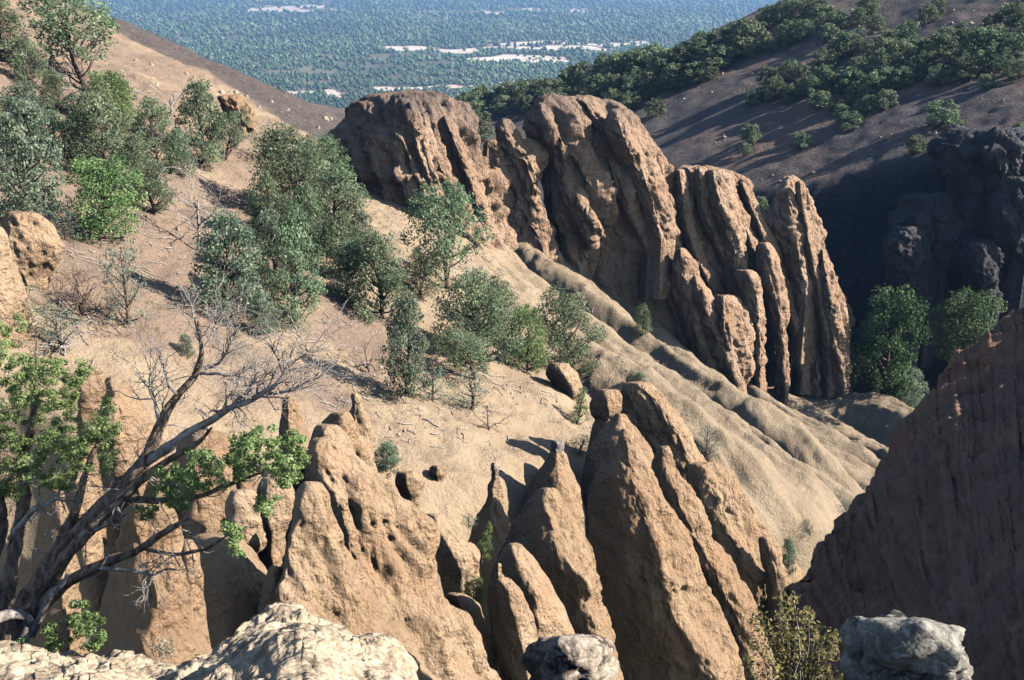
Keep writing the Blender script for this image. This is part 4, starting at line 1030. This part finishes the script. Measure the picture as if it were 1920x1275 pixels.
def plain_cover():
    # pale meadow sheets
    mb = MB()
    ys = np.concatenate([np.arange(1350, 3000, 9), np.arange(3000, 10000, 40)])
    ks = np.linspace(-.52, .34, 420)
    Y, Kk = np.meshgrid(ys, ks, indexing='ij'); X = Y * Kk
    on = clearing_field(X, Y) > .42
    cell = on[:-1, :-1] & on[1:, :-1] & on[:-1, 1:] & on[1:, 1:]
    V = np.stack([X, Y, np.full(X.shape, PLAIN_Z + .4)], -1).reshape(-1, 3)
    F = grid_faces(*X.shape).reshape(X.shape[0] - 1, X.shape[1] - 1, 4)[cell]
    used = np.unique(F); remap = np.full(len(V), -1); remap[used] = np.arange(len(used))
    o = obj('meadow', V[used], remap[F], M['clearing'], smooth=False); tag(o, kind='structure')
    # the wood
    N = 100000
    u = RNG.random(N); inv = (1 / 9500) + u * (1 / 900 - 1 / 9500)
    d = 1 / inv; k = RNG.uniform(-.62, .62, N)
    x = d * k; y = d
    keep = (clearing_field(x, y) < .40) | (RNG.random(N) < .05)
    keep &= (fbm(x / 45, y / 90, .1, 3, 311) > -.30 - .25 * RNG.random(N) + .35 * fbm(x / 320, y / 800, .2, 3, 345))
    x, y, d = x[keep], y[keep], d[keep]; n = len(x)
    h = np.clip(d * .0034, 4.2, 34) * (.65 + .7 * RNG.random(n))
    w = h * (.42 + .22 * RNG.random(n)) * (1 + .35 * sstep(2500, 6000, d)); h = np.minimum(h, 6 + .0018 * d)
    base = np.array([[0, 0, 1.], [0, 0, 0], [1, 0, .42], [0, 1, .38], [-1, 0, .42], [0, -1, .38], ])
    tri = np.array([[0, 2, 3], [0, 3, 4], [0, 4, 5], [0, 5, 2], [1, 3, 2], [1, 4, 3], [1, 5, 4], [1, 2, 5]])
    a = RNG.random(n) * 6.28
    ca, sa = np.cos(a), np.sin(a)
    P = base[None] * np.stack([w, w, h], 1)[:, None] * (1 + .18 * RNG.normal(size=(n, 6, 1)))
    P = np.stack([P[..., 0] * ca[:, None] - P[..., 1] * sa[:, None], P[..., 0] * sa[:, None] + P[..., 1] * ca[:, None], P[..., 2]], -1)
    P += np.stack([x, y, np.full(n, PLAIN_Z - .2)], 1)[:, None]
    F = (tri[None] + np.arange(n)[:, None, None] * 6).reshape(-1, 3)
    o = obj('forest', P.reshape(-1, 3), F, M['forest'], smooth=False, attrs={'tint': np.repeat(np.clip(.4 + .26 * RNG.normal(size=n) + .38 * fbm(x / 260, y / 600, .7, 4, 341), 0, 1), 6)})
    tag(o, 'dark green wood covering the flat plain below the hills', 'woodland', kind='stuff')
plain_cover()

# ------------------------------------------------------------------ air
def haze():
    m, nt, out = newmat('haze_air')
    v = nt.nodes.new('ShaderNodeVolumePrincipled'); v.inputs['Color'].default_value = (.34, .60, 1.0, 1); v.inputs['Density'].default_value = HAZE
    v.inputs['Anisotropy'].default_value = .2
    nt.links.new(v.outputs[0], out.inputs['Volume'])
    x0, x1, y0, y1, z0, z1 = -9500, 9500, -400, 14500, PLAIN_Z - 70, 75
    V = [(x, y, z) for x in (x0, x1) for y in (y0, y1) for z in (z0, z1)]
    F = [(0, 1, 3, 2), (4, 6, 7, 5), (0, 4, 5, 1), (2, 3, 7, 6), (0, 2, 6, 4), (1, 5, 7, 3)]
    o = obj('haze', V, np.array(F), m, smooth=False); tag(o, 'thin blue haze in the air over the plain', 'haze', kind='stuff')
HAZE = .00016
haze()
# ------------------------------------------------------------------ foreground juniper
def pl(pts, n=None):
    """smooth path through (photo x, photo y, distance, radius in photo px)"""
    P = np.array(pts, float); s = np.concatenate([[0], np.cumsum(np.hypot(np.diff(P[:, 0]), np.diff(P[:, 1])))])
    n = n or int(max(6, s[-1] / 9)); q = np.linspace(0, s[-1], n)
    a, b_, c, r = (catmull(s, P[:, k], q) for k in range(4))
    X = at(a, b_, c); rad = r / FPX * np.linalg.norm(X, axis=1) * .52
    return X, rad
def wiggle(X, amp, seed, f=6.):
    t = np.linspace(0, 1, len(X)) * f
    w = np.stack([pn(t, .3, .1, seed), pn(t, .3, .1, seed + 1), pn(t, .3, .1, seed + 2)], 1)
    return X + w * amp * np.linspace(0, 1, len(X))[:, None] ** .5
def twigs(mb, p, d, L, r, depth, up=.15, spread=.75, a=0.):
    """bare crooked twig that forks"""
    n = 6; P = [p]; dd = d / np.linalg.norm(d)
    for i in range(n - 1):
        dd = dd + RNG.normal(size=3) * .22 + np.array([0, 0, up * .2]); dd /= np.linalg.norm(dd)
        P.append(P[-1] + dd * L / (n - 1))
    P = np.array(P); mb.tube(P, r * np.linspace(1, .35, n), 4 if r < .012 else 6, a)
    if depth > 0:
        for k in range(RNG.integers(2, 4)):
            i = RNG.integers(2, n); nd = dd + RNG.normal(size=3) * spread
            twigs(mb, P[i], nd, L * RNG.uniform(.5, .8), r * .55, depth - 1, up, spread, a)

def limb_tube(mb, X, r, k, seed):
    # densified, with twisted shreddy ridges running along the limb
    n = len(X) * 3; t0 = np.linspace(0, 1, len(X)); t = np.linspace(0, 1, n)
    P = np.stack([np.interp(t, t0, X[:, c]) for c in range(3)], 1); ker = np.ones(5) / 5
    for c in range(3): P[2:-2, c] = np.convolve(P[:, c], ker, 'valid')
    R = np.interp(t, t0, r)
    s = MB(); s.tube(P, R, k)
    V = s.V[0]; ring = V[:-1].reshape(n, k, 3); d = ring - P[:, None]; ln = np.linalg.norm(d, axis=-1)
    th = np.arange(k) / k * 6.2832; arc = np.concatenate([[0], np.cumsum(np.linalg.norm(np.diff(P, axis=0), axis=1))])[:, None]
    tw_ = th[None] + arc * 1.5
    m = .26 * billow(np.cos(tw_) * 1.9 + seed, np.sin(tw_) * 1.9 + arc * .8, seed) + .20 * pn(np.cos(tw_) * 4, np.sin(tw_) * 4, arc * 2.2, seed + 5) + .16 * pn(np.cos(th)[None] * 1.2 + 0 * arc, np.sin(th)[None] * 1.2 + 0 * arc, arc * 4, seed + 9)
    V[:-1] = (P[:, None] + d * (.92 + m)[..., None]).reshape(-1, 3)
    mb.add(V, s.Q[0], s.T[0])

JY = 7.0
jun = thing('juniper_tree', 'old twisted juniper with bare grey limbs leaning over the gully in the near left corner', 'juniper', at(25, 1240, JY))
JO = np.array(jun.location)
limbs = [
    [(5, 1255, 6.9, 44), (40, 1160, 7.0, 42), (95, 1075, 7.05, 38), (165, 985, 7.15, 32), (225, 925, 7.2, 28), (272, 862, 7.25, 23), (300, 805, 7.3, 18), (335, 745, 7.35, 15), (372, 700, 7.4, 12), (384, 660, 7.4, 9), (378, 622, 7.4, 6), (372, 600, 7.4, 3)],
    [(272, 868, 7.25, 17), (318, 838, 7.2, 16), (370, 800, 7.1, 14), (430, 768, 7.0, 12), (492, 742, 6.95, 10), (520, 725, 6.9, 8), (532, 690, 6.9, 5), (548, 655, 6.9, 3)],
    [(45, 1175, 7.0, 24), (110, 1105, 6.95, 20), (180, 1062, 6.9, 17), (250, 1035, 6.85, 13), (300, 1005, 6.8, 11), (345, 975, 6.75, 9), (352, 970, 6.75, 7)],
    [(15, 1245, 7.2, 28), (15, 1120, 7.3, 24), (30, 1020, 7.4, 21), (44, 940, 7.5, 18), (40, 870, 7.5, 14), (62, 790, 7.5, 11), (70, 700, 7.5, 7), (72, 640, 7.5, 4)],
    [(232, 930, 7.2, 13), (290, 940, 7.1, 12), (350, 935, 7.0, 10), (410, 915, 6.9, 8), (460, 900, 6.85, 6), (520, 872, 6.8, 3)],
    [(270, 1028, 6.85, 8), (330, 1042, 6.8, 6), (370, 1035, 6.8, 6), (402, 1015, 6.75, 5), (430, 1000, 6.7, 3)],
    [(-10, 1160, 6.8, 20), (30, 1150, 6.85, 18), (52, 1165, 6.9, 16), (40, 1215, 6.85, 15), (30, 1245, 6.8, 14)],
    [(60, 1190, 6.9, 14), (85, 1140, 6.85, 11), (125, 1080, 6.8, 6), (128, 1074, 6.8, 4)],
    [(-30, 1120, 7.3, 26), (-10, 1040, 7.4, 22), (5, 960, 7.5, 18), (-10, 880, 7.5, 14), (0, 800, 7.5, 9)],
    [(500, 740, 6.95, 6), (550, 730, 6.9, 5), (590, 712, 6.9, 3), (600, 700, 6.9, 2)],
    [(335, 745, 7.35, 8), (318, 720, 7.3, 6), (310, 690, 7.3, 4), (304, 672, 7.3, 2)],
    [(385, 690, 7.4, 7), (415, 680, 7.35, 5), (430, 650, 7.3, 4), (444, 610, 7.3, 2)],
    [(372, 700, 7.4, 6), (410, 700, 7.3, 5), (440, 705, 7.2, 3), (470, 690, 7.2, 2)],
    [(150, 1010, 7.1, 9), (200, 985, 6.95, 7), (240, 960, 6.9, 3)],
    [(378, 640, 7.4, 5), (366, 610, 7.4, 4), (358, 575, 7.4, 3), (354, 552, 7.4, 2)],
    [(384, 650, 7.4, 5), (400, 625, 7.45, 4), (406, 590, 7.45, 2)],
    [(530, 700, 6.9, 4), (520, 670, 6.9, 3), (512, 640, 6.9, 1.5)],
    [(536, 690, 6.9, 4), (565, 672, 6.9, 2.5), (585, 650, 6.9, 1.5)],
    [(30, 1190, 7.05, 26), (75, 1085, 7.1, 22), (120, 1000, 7.15, 17), (150, 930, 7.2, 13), (170, 860, 7.25, 9), (195, 800, 7.3, 5), (205, 760, 7.3, 3)],
    [(60, 1130, 7.0, 22), (130, 1035, 7.0, 19), (200, 965, 7.05, 16), (262, 905, 7.1, 13), (320, 862, 7.1, 11), (375, 830, 7.0, 8), (400, 800, 7.0, 4)],
    [(20, 1010, 7.4, 12), (60, 960, 7.35, 10), (100, 940, 7.3, 7), (118, 915, 7.3, 4)],
    [(300, 805, 7.3, 9), (292, 760, 7.3, 7), (280, 720, 7.35, 4), (284, 690, 7.35, 2)],
    [(430, 768, 7.0, 7), (470, 720, 7.0, 5), (480, 690, 7.0, 3)],
    [(180, 1062, 6.9, 9), (230, 1070, 6.85, 7), (290, 1075, 6.8, 4), (330, 1066, 6.8, 2)]]
dead = {1, 9, 10, 11, 12, 14, 15, 16, 17, 20, 21, 22, 23}
ends = []
for i, l in enumerate(limbs):
    X, r = pl(l); mb = MB(); X = wiggle(X, .035, 500 + i * 3, 5)
    limb_tube(mb, X, r * (1 + .16 * pn(np.arange(len(X)) * .35, i, .3, 2)), 22 if r.max() > .05 else 9, i)
    mb.build('trunk' if i == 0 else 'limb', M['deadwood'] if i in dead or i in (6, 7) else M['jbark'], jun, JO)
    ends.append((X, r))
tw = MB()
for i in dead | {0}:
    X, r = ends[i]
    for k in range(22 if i in (1, 9, 11, 12) else 13):
        j = int(RNG.uniform(.45, 1) * (len(X) - 1)); d = X[min(j + 1, len(X) - 1)] - X[j - 1]; d /= np.linalg.norm(d)
        twigs(tw, X[j], d + RNG.normal(size=3) * .9, RNG.uniform(.10, .30), max(.004, min(.008, r[j] * .5)), 2)
for i in (4, 5, 2, 13, 18, 19, 3, 8):
    X, r = ends[i]
    for k in range(9):
        j = int(RNG.uniform(.35, 1) * (len(X) - 1))
        twigs(tw, X[j], RNG.normal(size=3) + np.array([.5, 0, .3]), RNG.uniform(.10, .24), .006, 1)
o = tw.build('dead_twigs', M['deadwood'], jun, JO)
def sprays(name, blobs, mat, parent, origin, leaf=(.009, .017), clus=.055, per=95, stem=None, density=1.0):
    mb = MB(); sb = MB()
    for px, py, rx, ry, Y, dY, n in blobs:
        for k in range(int(n * density)):
            a = RNG.random() * 6.28; q = RNG.random() ** .5
            c = at(px + rx * q * math.cos(a), py + ry * q * math.sin(a), Y + RNG.uniform(-dY, dY))
            cr = clus * RNG.uniform(.6, 1.3)
            m = int(per * RNG.uniform(.6, 1.2))
            d = unit(m); C = c + d * cr * RNG.random((m, 1)) ** .6 * np.array([1, 1, .8])
            N = d * .7 + unit(m) * .8 + np.array([.1, -.1, .4]); N /= np.linalg.norm(N, axis=1)[:, None]
            t = np.clip(.42 + .2 * RNG.normal() + .18 * RNG.normal(size=m), 0, 1)
            leaves(mb, C, N, RNG.uniform(*leaf, m), t, .45)
            if stem is not None:
                s0 = stem[np.argmin(np.linalg.norm(stem - c, axis=1))]
                tt = np.linspace(0, 1, 5)[:, None]
                if np.linalg.norm(s0 - c) < .2: sb.tube(s0 * (1 - tt) + c * tt + RNG.normal(size=(5, 3)) * .02 * np.sin(tt * 3.14), np.linspace(.007, .002, 5), 4)
    return mb.build(name, mat, parent, origin, smooth=False)
stem = np.concatenate([e[0] for i, e in enumerate(ends) if i not in dead])
left = [(25, 690, 60, 60, 7.4, .35, 24), (95, 720, 65, 45, 7.35, .35, 24), (60, 790, 85, 60, 7.4, .4, 34), (150, 810, 60, 45, 7.3, .3, 22), (70, 870, 90, 50, 7.35, .4, 30), (175, 850, 45, 40, 7.25, .3, 14), (20, 900, 40, 40, 7.4, .3, 10), (120, 900, 40, 20, 7.3, .2, 8), (140, 700, 25, 22, 7.3, .2, 6), (10, 620, 40, 30, 7.5, .3, 7), (190, 800, 30, 25, 7.2, .2, 8)]
right = [(340, 900, 50, 28, 7.0, .25, 13), (410, 885, 60, 30, 6.9, .25, 18), (480, 860, 60, 28, 6.85, .25, 19), (540, 870, 30, 28, 6.8, .2, 11), (510, 820, 50, 18, 6.85, .2, 11), (450, 820, 30, 18, 6.9, .2, 7), (300, 925, 30, 18, 7.1, .2, 7), (500, 945, 30, 16, 6.8, .15, 6), (445, 1012, 16, 26, 6.7, .1, 7), (420, 985, 16, 12, 6.75, .1, 4), (270, 960, 30, 10, 7.1, .1, 4), (380, 860, 30, 16, 6.95, .2, 6), (560, 840, 16, 20, 6.8, .1, 4), (360, 920, 30, 12, 7.0, .15, 5), (530, 900, 20, 18, 6.8, .1, 4), (200, 770, 16, 22, 7.3, .1, 4), (330, 950, 20, 10, 7.0, .1, 3)]
low = [(160, 1170, 34, 22, 6.75, .15, 10), (120, 1185, 40, 18, 6.75, .15, 9), (175, 1200, 28, 14, 6.72, .1, 7), (60, 1212, 50, 14, 6.75, .1, 6), (150, 1140, 20, 12, 6.8, .1, 4), (0, 1228, 40, 10, 6.7, .1, 4)]
sprays('foliage', left, M['juniper'], jun, JO, stem=stem, density=1.8, leaf=(.008, .0145), per=120, clus=.05)
sprays('foliage', right, M['juniper'], jun, JO, stem=stem, clus=.048, density=1.5)
sprays('foliage', low, M['juniper'], jun, JO, clus=.045, density=1.5)

# ------------------------------------------------------------------ foreground boulders and plants
KB = dict(kf=.55, kb=.5, n=1.9, lump=.30, flute=.0, pit=0, fine=.20, rib=0, peb=0, scale=.42, skirt=.25, dark=1.)
rock('pebbly brown-grey boulder at the bottom edge in front of the tan pinnacles', [
    (1190, 1052, 1070, 1088), (1193, 1030, 1068, 1112), (1202, 1006, 1064, 1136), (1222, 992, 1062, 1149), (1250, 985, 1062, 1152), (1280, 990, 1064, 1148), (1320, 1000, 1066, 1136), (1350, 1010, 1066, 1126)], 6.4, mat='boulder', name='boulder', cat='boulder', group='boulders on the near edge', **dict(KB, seed=401))
rock('big grey lichen-spotted boulder at the bottom right corner beside the yellow bush', [
    (1172, 1690, 1720, 1752), (1175, 1655, 1716, 1782), (1186, 1628, 1712, 1800), (1208, 1606, 1706, 1816), (1238, 1598, 1704, 1824), (1270, 1600, 1706, 1822), (1310, 1612, 1710, 1812), (1370, 1620, 1712, 1800)], 3.95, mat='graystone', name='boulder', cat='boulder', group='boulders on the near edge', **dict(KB, n=1.6, seed=404, peb=0, lump=.5, fine=.30, kf=.3, kb=.4, scale=.22))

def bush(label, name, cat, base, tips, mat, leaf, per, r0, group=None, stemmat='deadwood', clus=.04):
    t = thing(name, label, cat, base, group); mb, sb = MB(), MB()
    for c in tips:
        c = np.asarray(c); tt = np.linspace(0, 1, 6)[:, None]
        P = base * (1 - tt) + c * tt + RNG.normal(size=(6, 3)) * .02 * np.sin(tt * 3.14) + np.array([0, 0, -.05]) * np.sin(tt * 3.14)
        sb.tube(P, np.linspace(r0, r0 * .3, 6), 4)
        for q in (.55, .75, .9, 1.0):
            m = int(per * RNG.uniform(.4, 1.1) * q); d = unit(m); cc = base * (1 - q) + c * q
            C = cc + d * clus * RNG.random((m, 1)) ** .5
            N = d * .6 + unit(m) + np.array([.2, -.1, .4]); N /= np.linalg.norm(N, axis=1)[:, None]
            leaves(mb, C, N, RNG.uniform(*leaf, m), np.clip(.5 + .25 * RNG.normal() + .2 * RNG.normal(size=m), 0, 1), .6)
    sb.build('stems', M[stemmat], t, base); mb.build('foliage', M[mat], t, base, smooth=False)
    return t
tips = [at(px + RNG.normal() * 8, py + RNG.normal() * 8, 4.5 + RNG.uniform(-.2, .2)) for px, py in
        [(1410, 1215), (1400, 1240), (1425, 1180), (1435, 1150), (1445, 1195), (1450, 1130), (1465, 1160), (1480, 1124), (1490, 1145), (1500, 1128), (1508, 1155), (1515, 1140), (1475, 1200), (1500, 1195), (1530, 1185), (1540, 1210), (1555, 1180), (1565, 1175), (1572, 1205), (1590, 1195), (1600, 1215), (1585, 1235), (1560, 1235), (1530, 1240), (1500, 1235), (1470, 1240), (1440, 1235), (1420, 1255), (1455, 1265), (1490, 1268), (1520, 1270), (1550, 1265), (1580, 1262), (1460, 1215), (1515, 1215)]]
bush('yellow-green leafy bush at the bottom edge left of the grey boulder', 'leafy_bush', 'bush', at(1500, 1345, 4.6), tips, 'shrubby', (.008, .014), 30, .006)
tips = [at(px, py, 6.85) for px, py in [(286, 1210), (296, 1204), (305, 1198), (312, 1206), (322, 1202), (328, 1214), (300, 1216), (316, 1220)]]
bush('small pale grey tuft on the ledge under the juniper', 'sage_tuft', 'plant', at(306, 1246, 6.8), tips, 'sage', (.006, .011), 16, .003, clus=.025)

# ------------------------------------------------------------------ dead trees and fallen wood on the slope
def snag(label, px, py, h, tips, name='dead_tree', cat='dead tree', mat='deadwood', depth=2, r=.07, Y=None):
    b_ = cast(px, py, hill) if Y is None else at(px, py, Y); Y = b_[1]
    t = thing(name, label, cat, b_, 'dead trees and dead brush'); tr = MB(); br = MB()
    X, rr = pl([(px, py + 6, Y, 5), (px + 2, py - h * .3, Y, 4.2), (px - 1, py - h * .6, Y, 3.2), (px + 1, py - h * .8, Y, 2.2)], 12)
    tr.tube(X, rr, 7, wob=.1)
    for tx, ty in tips:
        j = RNG.integers(4, 11); c = at(tx, ty, Y + RNG.uniform(-1., 1.)); d = c - X[j]; L = np.linalg.norm(d)
        twigs(br, X[j], d / L + RNG.normal(size=3) * .1, L, .035, depth, .1, .9)
    tr.build('trunk', M[mat], t, b_); br.build('branches', M[mat], t, b_)
    return t
snag('bare grey snag with thin upright branches among the pinyons', 371, 470, 110, [(330, 352), (350, 342), (395, 346), (412, 375), (335, 395), (420, 405), (318, 375), (380, 340), (400, 420), (345, 430)])
snag('dark tangle of dead brush left of the grey-green sparse bush', 150, 600, 40, [(100, 545), (115, 530), (135, 520), (155, 525), (175, 535), (200, 560), (215, 590), (90, 580), (105, 610), (190, 615), (160, 550), (130, 560), (205, 540), (120, 590), (180, 585), (225, 610), (80, 560)], 'dead_brush', 'dead brush', 'bark', 3)
snag('low bare forked branch on the pale ground above the chimney rock', 915, 805, 14, [(895, 780), (930, 772), (940, 795), (900, 795)], 'dead_brush', 'dead brush', 'bark', 1)
snag('grey dead snag leaning under the large dark pinyon', 160, 235, 60, [(150, 160), (172, 165), (185, 185), (140, 190), (178, 140), (200, 210)])
snag('thin bare tree by the slope crest above the reddish spire', 320, 215, 40, [(335, 165), (345, 150), (330, 180), (318, 175)], depth=1)
snag('pale curled dead stems behind the juniper foliage', 120, 668, 40, [(100, 630), (115, 620), (130, 625), (150, 640), (140, 655), (105, 650), (90, 640)], 'dead_brush', 'dead brush', 'deadwood', 2)
snag('bare twiggy bush left of the front pinyon shadow', 690, 700, 22, [(660, 670), (680, 660), (700, 665), (715, 680), (670, 690)], 'dead_brush', 'dead brush', 'bark', 2)

# ------------------------------------------------------------------ loose stones and litter
def pebbles(name, P, S, mat, label, seed):
    n = len(P); base = np.array([[0, 0, 1.], [0, 0, -1], [1, 0, .1], [.3, .95, -.1], [-.8, .6, .1], [-.8, -.6, -.1], [.3, -.95, .15]])
    r = np.arange(2, 7); r2 = np.roll(r, -1)
    tri = np.concatenate([np.stack([np.zeros(5, int), r, r2], 1), np.stack([np.ones(5, int), r2, r], 1)])
    V = base[None] * (1 + .35 * RNG.normal(size=(n, 7, 1))) * S[:, None, None] * np.stack([np.ones(n), RNG.uniform(.6, 1, n), RNG.uniform(.4, .8, n)], 1)[:, None]
    a = RNG.random(n) * 6.28; ca, sa = np.cos(a)[:, None], np.sin(a)[:, None]
    V = np.stack([V[..., 0] * ca - V[..., 1] * sa, V[..., 0] * sa + V[..., 1] * ca, V[..., 2]], -1) + P[:, None]
    F = (tri[None] + np.arange(n)[:, None, None] * 7).reshape(-1, 3)
    return tag(obj(name, V, F, mat, smooth=False), label, name.replace('_', ' '), kind='stuff')
xs = RNG.uniform(-40, 16, 26000); ys = RNG.uniform(36, 86, 26000)
den = sstep(.0, .5, fbm(xs / 4, ys / 4, .4, 3, 411) + .05) * sstep(14, -4, xs) * (ys > yrim(xs) + 1.5)
k = RNG.random(len(xs)) < den * .30
xs, ys = xs[k], ys[k]; zs = hill(xs, ys); S = .025 + .13 * RNG.random(len(xs)) ** 5
pebbles('gravel', np.stack([xs, ys, zs + S * .05], 1), S, M['stone'], 'pale loose stones strewn over the tree slope', 1)
fx = RNG.uniform(10, 110, 5000); fy = RNG.uniform(120, 200, 5000); k = (far_s(fx, fy) > 1) & (fbm(fx / 9, fy / 9, .1, 3, 415) > .1); fx, fy = fx[k], fy[k]
S = .06 + .3 * RNG.random(len(fx)) ** 6
pebbles('scree', np.stack([fx, fy, far(fx, fy) + S * .2], 1), S, M['stone'], 'pale stones sprinkled over the far cinder slope', 2)
mb = MB()
for i in range(4200):
    x, y = RNG.uniform(-36, 6), RNG.uniform(38, 84)
    if RNG.random() > sstep(-.25, .4, pn(x / 5, y / 5, .8, 421)) or y < yrim(x) + 1: continue
    L = RNG.uniform(.15, .9); a = RNG.random() * 6.28; t = np.linspace(-.5, .5, 4)[:, None]
    P = np.array([x, y, 0]) + t * L * np.array([math.cos(a), math.sin(a), 0]) + RNG.normal(size=(4, 3)) * .04
    P[:, 2] = hill(P[:, 0], P[:, 1]) + .03 + RNG.random() * .05
    mb.tube(P, np.full(4, RNG.uniform(.008, .03)), 4)
tag(mb.build('fallen_twigs', M['deadwood']), 'fallen grey twigs littering the tree slope', 'twigs', kind='stuff')
mb = MB()
for i in range(1500):
    x, y = RNG.uniform(-38, 10), RNG.uniform(38, 86)
    if RNG.random() > sstep(-.1, .4, pn(x / 6, y / 6, .8, 431)) or y < yrim(x) + 1: continue
    m = 26; s = RNG.uniform(.12, .32); d = unit(m); d[:, 2] = np.abs(d[:, 2])
    C = np.array([x, y, float(hill(x, y))]) + d * s * RNG.random((m, 1)) ** .5
    leaves(mb, C, unit(m), np.full(m, .05), np.clip(.5 + .3 * RNG.normal(size=m), 0, 1), .35)
tag(mb.build('dry_grass', M['straw'], smooth=False), 'dry straw-coloured grass tufts on the tree slope', 'grass', kind='stuff')

# pale rocks along the crest and on the far hill
for i, (px, py, s) in enumerate([(255, 112, 12), (285, 120, 14), (295, 157, 14), (350, 138, 14), (365, 143, 10), (415, 172, 12), (442, 172, 14), (462, 180, 10), (486, 200, 12), (508, 190, 12), (540, 205, 14), (610, 220, 16), (620, 222, 12), (596, 238, 10), (398, 160, 9)]):
    p = cast(px, py + 2, hill, 60, 250)
    if p is None: continue
    Y = p[1]; r = s * .36; py += r * .5
    rock('pale rock lying along the grey cinder crest at upper left', [(py - r, px - r * .35, px, px + r * .4), (py - r * .6, px - r * .9, px, px + r * .9), (py, px - r * 1.1, px, px + r * 1.1), (py + r, px - r, px, px + r)], Y, mat='stone', name='rock', cat='rock', group='pale rocks on the crest', kf=.5, kb=.5, n=1.8, lump=.3, flute=0, pit=0, rib=0, fine=.1, scale=.5, skirt=.3, nr=14, nt=20, seed=440 + i)
for i, (px, py, s) in enumerate([(1355, 137, 9), (1410, 138, 12), (1425, 136, 9), (1465, 135, 10), (1650, 50, 14), (1655, 58, 10), (1640, 60, 10), (1788, 18, 8), (1728, 98, 12), (1738, 92, 10), (1750, 290, 8), (1880, 155, 8), (1902, 145, 8), (1672, 197, 9)]):
    p = cast(px, py + 2, far, 90, 260)
    if p is None: continue
    Y = p[1]; r = s * .36; py += r * .5
    rock('pale rock scattered over the far cinder hill', [(py - r, px - r * .35, px, px + r * .4), (py - r * .6, px - r * .9, px, px + r * .9), (py, px - r * 1.1, px, px + r * 1.1), (py + r, px - r, px, px + r)], Y, mat='stone', name='rock', cat='rock', group='pale rocks on the far hill', kf=.5, kb=.5, n=1.8, lump=.3, flute=0, pit=0, rib=0, fine=.1, scale=.5, skirt=.3, nr=14, nt=20, seed=470 + i)
